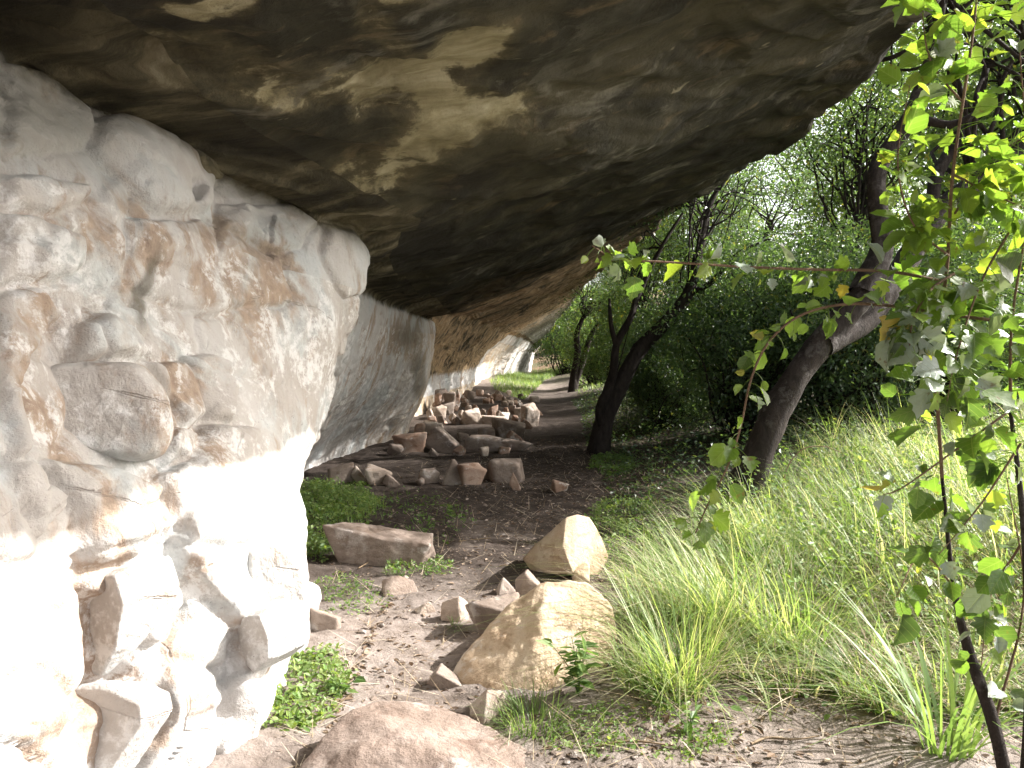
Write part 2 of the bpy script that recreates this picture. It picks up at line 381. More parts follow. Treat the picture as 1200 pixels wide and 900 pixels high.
M['grass'] = mat_leaf('grass_blade', [(0, (0.085, 0.155, 0.050)), (0.45, (0.19, 0.275, 0.095)), (0.75, (0.30, 0.355, 0.16)), (0.88, (0.42, 0.41, 0.27)), (1, (0.58, 0.53, 0.43))], 0.45, (1.6, 1.6, 0.8), 0.4, 0.45)
M['weed'] = mat_leaf('weed_leaf', [(0, (0.065, 0.125, 0.036)), (0.6, (0.13, 0.215, 0.065)), (1, (0.25, 0.31, 0.12))], 0.4, (1.7, 1.7, 0.6), 0.35, 0.5)
M['litter'] = mat_leaf('dead_leaf', [(0, (0.07, 0.045, 0.028)), (0.5, (0.19, 0.13, 0.085)), (1, (0.42, 0.34, 0.26))], 0.15, (1, 0.9, 0.8), 0.2, 0.7)

# ------------------------------------------------------------------ terrain
def ground_z(x, y):
    x = np.asarray(x, float); y = np.asarray(y, float)
    shp = x.shape
    p = np.stack([x.ravel(), y.ravel(), np.zeros(x.size)], 1)
    z = 0.05 * noise3(p * 0.55) + 0.025 * noise3(p * 1.7 + 5)
    near = np.abs(p[:, 1] - 4) < 14
    q = p[near]
    z[near] += 0.016 * noise3(q * 5 + 3) + 0.008 * noise3(q * 12)
    X, Y = p[:, 0], p[:, 1]
    z += 0.30 * sstep(1.3, 4.0, X) * sstep(2.5, 5, Y) + 0.5 * sstep(4, 14, X)
    # trodden path dip
    xp = path_x(Y)
    z -= 0.05 * np.exp(-((X - xp) / 0.55) ** 2) * sstep(45, 25, Y)
    # far hillside
    z += 7.0 * sstep(52, 130, Y) + 25 * sstep(130, 420, Y) - 0.0
    z += 0.45 * sstep(26, 42, Y) * sstep(0.5, -2.0, X - 0.02 * Y)
    z += 0.4 * sstep(20, 60, np.abs(X)) * noise3(p * 0.05)
    return z.reshape(shp)
PX = np.array([-10, 2, 3, 4, 5, 7, 9, 12, 16, 20, 26, 34, 45, 60])
PV = np.array([-0.3, -0.35, -0.40, -0.28, -0.15, 0.1, 0.25, 0.35, 0.6, 0.9, 1.1, 1.6, 2.5, 3])
def path_x(y): return np.interp(y, PX, PV)
def gz(x, y): return float(ground_z(np.array([x]), np.array([y]))[0])
def G(px, py):
    """point on the ground seen at this pixel of the photo"""
    r = ray(px, py); o = np.array([0, 0, H])
    t = 1.0
    lo, hi = 0.5, 90.0
    ts = np.linspace(0.6, 80, 1600)
    pts = o + ts[:, None] * r
    gzv = ground_z(pts[:, 0], pts[:, 1])
    k = np.argmax(pts[:, 2] < gzv)
    if k == 0: k = len(ts) - 1
    a = ts[k - 1]; bq = ts[k]
    for _ in range(12):
        mdl = 0.5 * (a + bq); q = o + mdl * r
        if q[2] < gz(q[0], q[1]): bq = mdl
        else: a = mdl
    q = o + bq * r
    return np.array([q[0], q[1], gz(q[0], q[1])])

def axis(parts):
    out = [parts[0][0]]
    for (a, b_, s) in parts:
        n = max(1, int(round((b_ - a) / s)))
        out += list(np.linspace(a, b_, n + 1)[1:])
    return np.array(out)
gx = axis([(-450, -60, 60), (-60, -10, 5), (-10, -3.2, 0.6), (-3.2, 3.2, 0.026), (3.2, 8, 0.12), (8, 30, 1.0), (30, 90, 5), (90, 450, 60)])
gy = axis([(-300, -40, 40), (-40, -4, 3), (-4, 2, 0.25), (2, 6.5, 0.026), (6.5, 13, 0.06), (13, 26, 0.16), (26, 60, 0.5), (60, 140, 3), (140, 640, 40)])
XX, YY = np.meshgrid(gx, gy)
ZZ = ground_z(XX, YY)
Vg = np.stack([XX.ravel(), YY.ravel(), ZZ.ravel()], 1)
def ground_attrs(V):
    X, Y = V[:, 0], V[:, 1]
    hum_shade = sstep(4.5, 6.3, Y) * sstep(40, 22, Y) * 0.95  # dark soil plus painted shade over the inner path
    hum_shade = np.maximum(hum_shade, 0.85 * sstep(1.6, 3.0, X) * sstep(6, 8, Y))
    grn = sstep(0.5, 1.4, X - path_x(Y)) * sstep(3.2, 4.2, Y) * 0.55
    grn = np.maximum(grn, sstep(34, 44, Y))
    grn = np.maximum(grn, sstep(8, 14, X))
    return {'humus_shade': hum_shade, 'green': grn, 'far': sstep(46, 62, Y)}
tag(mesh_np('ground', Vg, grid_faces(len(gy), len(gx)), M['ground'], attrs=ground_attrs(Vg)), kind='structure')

# trodden path: a sheet lying on the ground, its edges dipping under it
py_ = axis([(1.2, 6.5, 0.035), (6.5, 13, 0.07), (13, 26, 0.2), (26, 46, 0.5)])
pu = np.linspace(-1, 1, 61)
Y2, U2 = np.meshgrid(py_, pu, indexing='ij')
wd = np.interp(Y2, [1, 4, 7, 12, 20, 46], [0.75, 0.62, 0.8, 0.9, 0.8, 0.6])
X2 = path_x(Y2) + U2 * wd
Z2 = ground_z(X2, Y2) + 0.006 - 0.03 * sstep(0.62, 1.0, np.abs(U2) + 0.25 * noise3(np.stack([X2.ravel(), Y2.ravel(), 0 * X2.ravel()], 1) * 2.2).reshape(X2.shape))
Vp = np.stack([X2.ravel(), Y2.ravel(), Z2.ravel()], 1)
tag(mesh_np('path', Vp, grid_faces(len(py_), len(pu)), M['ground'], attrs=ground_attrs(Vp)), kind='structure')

# ------------------------------------------------------------------ rock shelter (lofted from cross-sections)
ST = [  # depth, x at z=-1.5,-0.9,-0.4,0.15 (relative to eye), junction x,z, lip x,z
 (-7,  -1.7,-1.75,-1.8,-1.95, -2.2,1.35, 3.4,2.9),
 (0,   -1.65,-1.65,-1.7,-1.85, -2.15,1.30, 3.2,2.8),
 (1.5, -1.45,-1.47,-1.52,-1.70, -2.10,1.25, 3.1,2.7),
 (2.2, -1.36,-1.38,-1.46,-1.65, -2.05,1.22, 3.05,2.65),
 (2.6, -1.38,-1.41,-1.48,-1.63, -2.02,1.20, 3.02,2.62),
 (3.0, -1.14,-1.24,-1.42,-1.58, -2.00,1.20, 3.0,2.60),
 (3.3, -1.00,-1.10,-1.36,-1.55, -1.95,1.15, 3.0,2.58),
 (3.6, -0.99,-1.06,-1.28,-1.50, -1.88,1.10, 3.0,2.56),
 (4.0, -1.02,-1.07,-1.22,-1.40, -1.78,1.05, 3.0,2.55),
 (4.4, -1.12,-1.14,-1.20,-1.30, -1.62,1.00, 3.0,2.53),
 (5.0, -1.60,-1.36,-1.17,-1.08, -1.24,0.86, 3.0,2.51),
 (5.5, -1.95,-1.62,-1.32,-1.12, -0.99,0.76, 3.0,2.49),
 (6.0, -2.25,-1.92,-1.62,-1.36, -1.14,0.73, 3.0,2.46),
 (7.0, -2.55,-2.22,-1.95,-1.70, -1.48,0.71, 3.0,2.38),
 (8.5, -2.70,-2.32,-1.97,-1.76, -1.60,0.69, 3.0,2.27),
 (9.5, -2.74,-2.35,-1.97,-1.74, -1.61,0.66, 3.0,2.25),
 (10.4,-2.72,-2.34,-1.95,-1.72, -1.60,0.64, 3.0,2.36),
 (12,  -2.50,-2.15,-1.80,-1.60, -1.52,0.62, 3.0,2.50),
 (14,   -2.12,-1.74,-1.50,-1.40, -1.42,0.60, 3.0,2.58),
 (15,   -1.98,-1.70,-1.52,-1.45, -1.46,0.64, 3.0,2.60),
 (15.7, -2.02,-1.90,-1.80,-1.72, -1.60,0.70, 3.0,2.62),
 (17,   -2.45,-2.42,-2.35,-2.15, -1.75,0.80, 3.0,2.65),
 (19,   -2.35,-2.35,-2.25,-2.02, -1.50,0.90, 3.0,2.72),
 (22,   -2.10,-2.08,-1.98,-1.75, -1.20,0.95, 3.0,2.78),
 (28,  -1.70,-1.70,-1.60,-1.36, -0.70,1.00, 3.0,2.85),
 (36,  -1.40,-1.36,-1.20,-0.90, -0.20,0.92, 2.9,2.55),
 (45,  -0.50,-0.40,-0.20,0.15, 0.75,0.82, 2.6,2.00),
 (52,   0.50,0.60,0.78,1.00, 1.38,0.60, 2.1,1.05),
 (60,   1.40,1.50,1.60,1.70, 1.85,0.20, 2.0,0.55),
]
def pchip(x, y, xn):
    """x (n,), y (n,k) -> (m,k)"""
    h = np.diff(x)[:, None]; dl = np.diff(y, axis=0) / h
    m = np.zeros_like(y)
    s = dl[:-1] * dl[1:]
    w1 = 2 * h[1:] + h[:-1]; w2 = h[1:] + 2 * h[:-1]
    with np.errstate(divide='ignore', invalid='ignore'):
        hm = (w1 + w2) / (w1 / dl[:-1] + w2 / dl[1:])
    m[1:-1] = np.where(s > 0, np.nan_to_num(hm), 0)
    m[0] = dl[0]; m[-1] = dl[-1]
    i = np.clip(np.searchsorted(x, xn, side='right') - 1, 0, len(x) - 2)
    t = ((xn - x[i]) / (x[i + 1] - x[i]))[:, None]; hh = (x[i + 1] - x[i])[:, None]
    return (2*t**3-3*t**2+1)*y[i] + (t**3-2*t**2+t)*hh*m[i] + (-2*t**3+3*t**2)*y[i+1] + (t**3-t**2)*hh*m[i+1]
ST = np.array(ST, float)
cols = axis([(-7, 0.5, 0.25), (0.5, 1.6, 0.05), (1.6, 6.2, 0.0125), (6.2, 16.5, 0.035), (16.5, 30, 0.09), (30, 60, 0.25)])
sx = pchip(ST[:, 0], ST[:, 1:], cols)
prof = []                      # control polygon, (ncol, 14, 2)
for k in range(len(cols)):
    b0, b1, b2, b3, jx, jz, lx, lz = sx[k]
    W = [(b0 - 0.05, -2.3), (b0, -1.5), (b1, -0.9), (b2, -0.4), (b3, 0.15), ((b3 + jx) / 2 + 0.02 * (jz - 0.15), (0.15 + jz) / 2), (jx, jz)]
    Cc = []
    for t, sag in ((0.08, 0.035), (0.3, 0.06), (0.58, 0.03), (0.82, 0.0), (0.95, -0.02)):
        Cc.append((jx + (lx - jx) * t, jz + (lz - jz) * t - sag * (lx - jx) * 0.25))
    Cc.append((lx, lz))
    O = [(lx + 0.10, lz + 0.35), (lx - 0.15, lz + 1.5), (lx - 1.5, lz + 4.5), (lx - 7, lz + 6.0)]
    prof.append(W + Cc + O)
prof = np.array(prof)
NCP = prof.shape[1]
JI, LI = 6, 12                 # control index of wall/ceiling junction and of the lip
tt = np.concatenate([np.linspace(0, 1, 40)[:-1], np.linspace(1, JI, 250)[:-1], np.linspace(JI, LI, 270)[:-1], np.linspace(LI, NCP - 1, 40)])
jrow = int(np.argmin(np.abs(tt - JI)))
lrow = int(np.argmin(np.abs(tt - LI)))
fx = pchip(np.arange(NCP, dtype=float), prof[:, :, 0].T, tt)      # (nrow, ncol)
fz = pchip(np.arange(NCP, dtype=float), prof[:, :, 1].T, tt)
NR, NC = fx.shape
base = np.stack([fx, np.broadcast_to(cols[None, :], fx.shape), fz + H], 2)
def grid_normals(B):
    du = np.gradient(B, axis=0); dv = np.gradient(B, axis=1)
    n = np.cross(dv, du); n /= np.linalg.norm(n, axis=2)[:, :, None] + 1e-9
    return n
Nn = grid_normals(base)
# make normals point into the open air (+x / downwards)
if Nn[100, NC // 2, 0] < 0: Nn = -Nn
B = base.reshape(-1, 3); N = Nn.reshape(-1, 3)
T = np.repeat(tt, NC); D = np.tile(cols, NR)
bpx, bpy_ = proj(B)
wallm = 1 - sstep(JI - 0.35, JI + 0.25, T)
ceilm = 1 - wallm
nearw = sstep(7.0, 5.6, D)
disp = np.zeros(len(B))
# broad undulation
big = fbm(B * 0.9, 3)
disp += wallm * (0.075 * big * (0.6 + 0.4 * nearw) + (1 - nearw) * 0.10 * fbm(B * np.array([0.8, 0.8, 0.35]) + 40, 3))
# fluted, rounded joints on the wall
wq = B + 0.25 * np.stack([fbm(B * 1.3 + 11, 2), fbm(B * 1.3 + 23, 2), fbm(B * 1.3 + 37, 2)], 1)
sel = (wallm > 0.02) & (D > 0.4)
v1 = np.zeros(len(B)); v2 = np.ones(len(B)); vc = np.zeros(len(B))
a_, b_, c_ = voro(wq[sel] * np.array([1.7, 1.5, 2.3])); v1[sel] = a_; v2[sel] = b_; vc[sel] = c_
edge = v2 - v1
bm_ = sstep(0.0, 0.32, edge)
amp = np.where(D < 6.5, 1.0, 0.8)
lowz = sstep(H + 0.9, H - 0.3, B[:, 2])
disp += wallm * amp * ((bm_ - 0.5) * 0.022 * (0.35 + 0.65 * lowz) + (vc - 0.5) * 0.05 * (0.3 + 0.7 * lowz) * sstep(0, 0.2, edge))
fe, ft = facets(wq[sel] * np.array([1.55, 1.45, 2.0]) + 3.3)
fa = np.zeros(len(B)); fa[sel] = 0.085 * ft * sstep(0.0, 0.10, fe) - 0.018 * np.exp(-(fe / 0.03) ** 2)
disp += wallm * amp * fa * (0.30 + 0.70 * lowz)
fe, ft = facets((B + 0.08 * np.stack([fbm(B * 4 + 11, 2), fbm(B * 4 + 23, 2), fbm(B * 4 + 37, 2)], 1))[sel] * np.array([4.6, 4.3, 5.6]) + 8)
fa[sel] = 0.026 * ft * sstep(0.0, 0.12, fe)
disp += wallm * fa * sstep(-0.25, 0.3, fbm(B * 0.9 + 70, 2)) * sstep(9, 6, D)
a_, b_, c_ = voro(wq[sel] * np.array([4.2, 4.0, 5.4]) + 7); e2 = np.zeros(len(B)); e2[sel] = sstep(0, 0.25, b_ - a_) - 0.6; c2 = np.zeros(len(B)); c2[sel] = c_ - 0.5
msk = sstep(-0.1, 0.35, fbm(B * 0.8 + 60, 2))
disp += wallm * msk * (0.006 * e2 + 0.010 * c2)
disp += wallm * (0.010 * fbm(B * 4.5, 3) + 0.004 * ridge(B * 9, 2) * nearw)
# the broad faces carry little relief
def poly_sd(px, py, poly):
    """signed distance, positive inside"""
    poly = np.array(poly, float); n = len(poly)
    d2 = np.full(len(px), 1e9); ins = np.zeros(len(px), bool)
    for i in range(n):
        a = poly[i]; b = poly[(i + 1) % n]; e = b - a
        wx = px - a[0]; wy = py - a[1]
        t = np.clip((wx * e[0] + wy * e[1]) / (e @ e), 0, 1)
        d2 = np.minimum(d2, (wx - t * e[0]) ** 2 + (wy - t * e[1]) ** 2)
        c = (a[1] > py) != (b[1] > py)
        with np.errstate(divide='ignore', invalid='ignore'):
            xi = (b[0] - a[0]) * (py - a[1]) / (b[1] - a[1] + 1e-12) + a[0]
        ins ^= c & (px < xi)
    return np.where(ins, 1, -1) * np.sqrt(d2)
cal = np.zeros(len(B)); cr_ = (bpx > 150) & (bpx < 620) & (bpy_ > 150) & (bpy_ < 720) & (D > 2)
for pl, kk in (([(150,330),(250,300),(400,285),(425,310),(400,430),(365,530),(335,610),(285,560),(250,450),(190,400)], .75), ([(430,320),(500,360),(520,420),(500,520),(350,570),(370,500)], .6), ([(240,520),(320,560),(330,650),(220,650)], .6)):
    cal[cr_] = np.maximum(cal[cr_], kk * sstep(-10, 18, poly_sd(bpx[cr_], bpy_[cr_], pl)))
disp *= 1 - cal * wallm
# hand-placed bulges, traced in the photograph's pixels on the near wall (height in m, rim width px)
POLY = [
 ([(0,75),(55,82),(108,132),(104,172),(70,182),(0,188)], 0.03, 30),
 ([(105,150),(135,130),(200,120),(238,125),(256,165),(252,205),(246,238),(225,256),(165,256),(120,208),(98,180)], 0.075, 45),
 ([(0,205),(50,213),(92,224),(92,244),(60,254),(0,242)], 0.05, 16),
 ([(0,246),(30,252),(85,280),(100,312),(60,330),(0,332)], 0.06, 22),
 ([(255,235),(340,236),(372,256),(352,292),(300,300),(255,280)], 0.035, 28),
 ([(375,256),(418,270),(436,292),(430,345),(405,345),(372,305)], 0.035, 20),
 ([(130,262),(240,262),(330,300),(345,350),(240,372),(190,352),(140,330)], 0.05, 40),
 ([(0,340),(45,335),(70,370),(40,420),(26,470),(28,540),(60,592),(40,640),(0,560)], 0.05, 20),
 ([(80,380),(110,368),(150,384),(172,414),(150,424),(84,424)], 0.07, 18),
 ([(165,420),(215,424),(242,450),(246,486),(216,504),(200,472)], 0.06, 16),
 ([(215,420),(264,418),(280,455),(276,492),(250,488)], 0.05, 16),
 ([(195,500),(235,505),(230,540),(190,545)], 0.05, 14),
 ([(240,490),(300,500),(322,600),(290,640),(215,640),(170,560),(220,540)], 0.07, 30),
 ([(40,540),(110,545),(170,570),(175,610),(158,655),(80,665),(70,620)], 0.08, 22),
 ([(160,664),(205,660),(212,712),(176,756),(152,756),(164,700)], 0.07, 16),
 ([(215,650),(285,650),(280,720),(262,780),(200,800),(180,760),(216,715)], 0.05, 22),
 ([(180,765),(255,790),(262,860),(240,910),(150,910),(182,840)], 0.05, 20),
 ([(265,790),(300,800),(300,910),(250,910)], 0.04, 14),
]
reg = (D > 1.8) & (D < 6.0) & (T < JI + 0.3) & (bpx > -60) & (bpx < 460) & (bpy_ < 960)
wx_ = bpx[reg] + 7 * fbm(B[reg] * 3.0 + 5, 3); wy_ = bpy_[reg] + 7 * fbm(B[reg] * 3.0 + 85, 3)
bd = np.zeros(reg.sum())
for pl, h, w in POLY:
    sd = poly_sd(wx_, wy_, pl)
    t = np.clip(sd / (w * 0.7), 0, 1)
    bd = np.maximum(bd, np.where(sd > 0, h * np.sqrt(1 - (1 - t) ** 2), -1))
    bd -= 0.028 * np.exp(-(sd / 2.0) ** 2)
# the deep shadowed recess under the slab at the left
sd = poly_sd(wx_, wy_, [(78,690),(150,690),(150,770),(135,800),(90,860),(80,860)])
bd -= 0.10 * sstep(0, 14, sd)
disp[reg] += np.clip(bd, -0.15, 0.2)
# hole in the nose block
sd = ((bpx - 213) ** 2 / 7 ** 2 + (bpy_ - 232) ** 2 / 13 ** 2)
disp -= np.where(D < 6, 0.09 * np.exp(-sd ** 2), 0)
# ceiling: bedding steps drawn out obliquely
ca, sa = math.cos(math.radians(42)), math.sin(math.radians(42))
al = B[:, 0] * ca + B[:, 1] * sa; ac = -B[:, 0] * sa + B[:, 1] * ca
q = np.stack([al * 0.28, ac * 1.3, B[:, 2] * 0.5], 1) + 0.25 * np.stack([fbm(B * 0.6, 2), fbm(B * 0.6 + 9, 2), 0 * ac], 1)
sn = fbm(q, 4)
terr = sn * 3.0; terr = (np.floor(terr) + sstep(0.80, 1.0, terr - np.floor(terr))) / 3.0
disp += ceilm * sstep(LI + 1, LI, T) * (0.10 * terr + 0.06 * fbm(B * 0.7 + 3, 3) + 0.018 * fbm(B * 3.2, 3) + 0.006 * ridge(B * 8, 2))
disp += sstep(LI - 0.6, LI + 0.2, T) * (0.12 * fbm(B * 0.9 + 31, 3))
vis = bpy_ < 440
PATCH = [
 ([(400,105),(430,82),(500,78),(520,52),(560,38),(594,42),(594,62),(565,86),(528,96),(552,112),(616,114),(612,126),(560,145),(508,178),(455,180),(475,150),(498,128),(470,118),(415,128)], 0.8),
 ([(150,45),(190,58),(260,60),(330,95),(390,92),(420,100),(400,112),(335,116),(250,98),(180,82)], -0.15),
 ([(435,0),(515,-5),(505,8),(455,14)], 1), ([(455,58),(482,54),(478,66),(456,66)], 1),
 ([(200,20),(260,-5),(300,-5),(280,22),(225,30)], -0.1),
 ([(395,200),(470,180),(500,190),(440,232),(410,240)], 0.0),
 ([(425,28),(440,22),(452,32),(430,36)], .8),
]
patch = np.full(len(B), -1.0)
cm = (T > JI) & (T < LI) & (D > 0.8) & (bpy_ < 440)
for pl, v in PATCH:
    sd = poly_sd(bpx[cm], bpy_[cm], pl)
    patch[cm] = np.maximum(patch[cm], np.clip(0.5 + sd / 42.0, -1, 0.5 + 0.42 * v))
scar = sstep(0.46, 0.56, patch + 0.30 * fbm(B * 5 + 4, 4))
disp -= ceilm * 0.022 * scar
dg = disp.reshape(NR, NC)
for _ in range(2):
    dg = np.pad(dg, 1, mode='edge'); dg = 0.5 * dg[1:-1, 1:-1] + 0.125 * (dg[:-2, 1:-1] + dg[2:, 1:-1] + dg[1:-1, :-2] + dg[1:-1, 2:])
disp = dg.ravel()
# fractures: thin broken lines through wall and roof
wf = B + 0.22 * np.stack([fbm(B * 1.1 + 1, 3), fbm(B * 1.1 + 2.5, 3), fbm(B * 1.1 + 7, 3)], 1)
for sc_, of_, dp_, wd_, lo_ in ((np.array([.75, .75, 1.5]), 3.0, .030, .011, .05), (np.array([1.5, 1.4, 1.0]), 31.0, .022, .013, .10), (np.array([2.6, 2.4, 2.8]), 57.0, .012, .018, .15)):
    cf = np.abs(noise3(wf * sc_ + of_)); gt = sstep(lo_, lo_ + .25, fbm(B * 0.8 + of_, 2))
    disp -= (wallm * (1 - .6 * cal) + .6 * ceilm) * dp_ * gt * np.exp(-(cf / wd_) ** 2) * sstep(14, 7, D)
    disp += wallm * (1 - cal) * .009 * gt * np.sign(noise3(wf * sc_ + of_)) * np.exp(-(cf / .09) ** 1.0) * sstep(14, 7, D)
POS = B + N * disp[:, None]
PG = POS.reshape(NR, NC, 3)
# colour masks: rock stains, with an alcove's shade painted into dark
orange = sstep(15.5, 18, D) * sstep(40, 30, D)
brown = np.where(D < 7, 0, 0.0)
for (cx, cy, rx, ry, v) in [(290,335,75,50,1.0),(170,150,45,25,.9),(120,470,70,35,.7),(40,380,40,60,.6),(150,300,60,40,.6),(210,180,25,25,.8),(220,440,40,30,.8),(135,615,45,28,1.7),(130,840,50,50,1.7),(225,695,45,30,1.2),(205,760,30,60,1.1),(115,735,40,60,1.6),(35,860,40,50,.9),(290,740,30,50,1.2),(470,400,30,30,.9),(430,440,14,60,.3)]:
    brown = np.maximum(brown, v * np.exp(-(((bpx - cx) / rx) ** 2 + ((bpy_ - cy) / ry) ** 2)))
dark = np.zeros(len(B))
for (cx, cy, rx, ry, v) in [(165,345,10,45,1.0),(490,440,9,34,1.1),(480,395,25,18,.7),(440,330,12,14,.6)]:  # the narrow strip on the buttress edge paints alcove shade
    dark = np.maximum(dark, v * np.exp(-(((bpx - cx) / rx) ** 2 + ((bpy_ - cy) / ry) ** 2)))
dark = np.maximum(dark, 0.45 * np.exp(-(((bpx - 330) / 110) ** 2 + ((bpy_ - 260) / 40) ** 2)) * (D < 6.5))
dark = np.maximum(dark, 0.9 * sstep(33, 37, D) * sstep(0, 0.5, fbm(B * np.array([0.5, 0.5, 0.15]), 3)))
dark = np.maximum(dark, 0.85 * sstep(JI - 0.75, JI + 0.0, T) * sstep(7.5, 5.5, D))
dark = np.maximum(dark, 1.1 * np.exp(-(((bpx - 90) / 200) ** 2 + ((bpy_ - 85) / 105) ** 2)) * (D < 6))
black = np.zeros(len(B))
for (cx, cy, rx, ry, v) in [(480,285,75,32,1.0),(560,230,120,18,.55),(720,265,80,24,.7),(870,170,120,28,.6),(330,170,90,30,.45)]:
    black = np.maximum(black, v * np.exp(-(((bpx - cx) / rx) ** 2 + ((bpy_ - cy) / ry) ** 2)))
black[D < 1] = 0
pale = sstep(JI + 1.4, JI + .6, T) * sstep(6, 4, D) * 0.12
pale = np.maximum(pale, sstep(34, 40, D) * 0.8)
zone = sstep(JI - 0.55, JI + 0.45, T + 3.2 * sstep(14.8, 16.5, D) * sstep(37, 32, D))
ceil_orange = sstep(11, 17, D) * sstep(LI - 0.2, LI - 2.0, T) * sstep(48, 36, D)
wrow = slice(0, jrow + 1); crow = slice(jrow, NR)
shelter = empty('rock_shelter', (0, 4, 0), 'huge sandstone overhang with pale bulging wall and dark stained ceiling beside path', 'rock shelter')
SL = Vector((0, 4, 0))
off = np.array([0, 4, 0])
def sub(a, r): return a.reshape(NR, NC)[r].ravel()
def band(rows):
    tm = tt[rows][:-1]; dm = cols[:-1]
    TT, DD = np.meshgrid(tm, dm, indexing='ij'); sh_ = 3.2 * sstep(14.8, 16.5, DD) * sstep(37, 32, DD)
    return (((TT + sh_) > JI - 1.15) & ((TT + sh_) < JI + 1.1)).ravel().astype(int), ((TT + sh_) >= JI + 1.1).ravel()
AT = {'brown': brown, 'dark': dark, 'orange': np.maximum(orange, ceil_orange), 'patch': patch, 'pale': pale, 'black': black, 'zone': zone}
mi, up_ = band(wrow)
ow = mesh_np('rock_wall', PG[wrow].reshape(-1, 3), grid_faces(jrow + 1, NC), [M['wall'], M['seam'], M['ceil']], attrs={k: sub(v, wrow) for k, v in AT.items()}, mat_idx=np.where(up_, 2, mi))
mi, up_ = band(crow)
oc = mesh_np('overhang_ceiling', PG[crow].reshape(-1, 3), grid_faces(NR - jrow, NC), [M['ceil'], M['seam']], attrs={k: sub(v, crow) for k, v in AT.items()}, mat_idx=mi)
tag(ow, 'pale bulging sandstone wall stained brown and grey'); tag(oc, 'dark stained ceiling with ochre flaked patches')
def keep_parent(o, parent):
    o.parent = parent
    o.matrix_parent_inverse = Matrix.Translation(-Vector(parent.location))
keep_parent(ow, shelter); keep_parent(oc, shelter)
# surface lookup
_wm = (D > 1.2) & (T < JI + 0.2) & (T > 0.5)
_fpx, _fpy = proj(POS[_wm]); _fp = POS[_wm]; _fn = N[_wm]
def wall_pt(px, py):
    d = (_fpx - px) ** 2 + (_fpy - py) ** 2
    c = np.where(d < 10 ** 2)[0]
    if len(c) == 0: c = np.array([np.argmin(d)])
    k = c[np.argmin(_fp[c, 1])]
    return _fp[k], _fn[k]

# ------------------------------------------------------------------ rocks
_ico = {}
def ico(n):
    if n not in _ico:
        bm = bmesh.new(); bmesh.ops.create_icosphere(bm, subdivisions=n, radius=1)
        bm.verts.ensure_lookup_table()
        v = np.array([q.co[:] for q in bm.verts]); f = np.array([[q.index for q in t.verts] for t in bm.faces]); bm.free()
        v /= np.linalg.norm(v, axis=1)[:, None]
        _ico[n] = (v, f)
    return _ico[n]
def hull_planes(pts):
    bm = bmesh.new()
    for p in pts: bm.verts.new([float(q) for q in p])
    bmesh.ops.convex_hull(bm, input=bm.verts)
    bm.normal_update()
    pl = {}
    for f in bm.faces:
        n = np.array(f.normal[:]); d = float(n @ np.array(f.verts[0].co[:]))
        if d < 0: n, d = -n, -d
        pl[tuple(np.round(np.append(n, d), 2))] = np.append(n, max(d, 0.02))
    bm.free()
    return np.array(list(pl.values()))
def rock_mesh(name, pts, mat, parent=None, sub=5, p=16, rough=0.02, seed=0, loc=None, soft=False):
    """angular rock: the convex hull of pts with worn edges and a rough face; returns an object whose origin is loc"""
    pts = np.asarray(pts, float)
    cen = (pts.max(0) + pts.min(0)) / 2; ext = (pts.max(0) - pts.min(0)) / 2 + 1e-6
    q = (pts - cen) / ext; q = q - q.mean(0) * 0.6; sh = ((pts - cen) / ext).mean(0) * 0.6
    pl = hull_planes(q)
    v, f = ico(sub)
    dn = np.clip(v @ pl[:, :3].T, 0, None) / pl[:, 3]
    if not soft: p = p * 3.2
    mx = dn.max(1)
    r = 1.0 / (mx * ((dn / mx[:, None]) ** p).sum(1) ** (1.0 / p))
    r *= 1 + 0.35 / p
    w = (v * r[:, None] + sh) * ext + cen
    s = ext.max()
    qn = w / s + seed * 3.7
    nrm = v / ext; nrm /= np.linalg.norm(nrm, axis=1)[:, None]
    dis = rough * s * (0.8 * fbm(qn * 1.6, 3) + 0.55 * fbm(qn * 5, 3) + (0.16 * fbm(qn * 15, 3) if sub >= 5 else 0) - 0.5 * (sstep(0.25, 0.0, np.abs(noise3(qn * 1.9 + 50)))))
    w = w + nrm * dis[:, None]
    if loc is None: loc = np.array([cen[0], cen[1], pts[:, 2].min()])
    o = mesh_np(name, w - np.asarray(loc), f, mat, parent)
    o.location = [float(x) for x in loc]
    return o
def shape_pts(kind, w, dp, h, seed):
    r = np.random.default_rng(seed)
    j = lambda s=0.14: r.uniform(-s, s, 3)
    if kind == 'block':
        pts = [np.array([sx, sy, sz]) * np.array([1, 1, 1 + .25 * sx * r.uniform(-1, 1)]) + j(0.24) for sx in (-.5, .5) for sy in (-.5, .5) for sz in (0, 1)]
    elif kind == 'slab':
        pts = [np.array([sx, sy, sz * (1.0 - .28 * (sx + .5))]) + j(0.15) for sx in (-.5, 0, .5) for sy in (-.5, .5) for sz in (0, 1)]
    elif kind == 'pyramid':
        pts = [np.array([-.5, -.35, 0]), np.array([.5, -.3, 0]), np.array([.35, .5, 0]), np.array([-.4, .45, 0]), np.array([-.12, .0, 1.0]), np.array([-.02, .12, .97]), np.array([.42, -.25, .22]), np.array([-.4, -.3, .3])]
    elif kind == 'tilt':
        pts = [np.array([-.5, -.4, .45]), np.array([-.35, .4, .6]), np.array([-.2, -.4, 1]), np.array([-.1, .4, .95]), np.array([.5, -.4, .25]), np.array([.5, .4, .2]), np.array([.2, -.4, 0]), np.array([.2, .4, 0]), np.array([-.1, -.3, .0])]
        pts = [q + j(0.06) for q in pts]
    else:
        u = r.normal(size=(15, 3)); u /= np.linalg.norm(u, axis=1)[:, None]
        pts = [np.array([q[0] * .5, q[1] * .5, .5 + q[2] * .5]) for q in u]
    return np.array(pts) * np.array([w, dp, h])
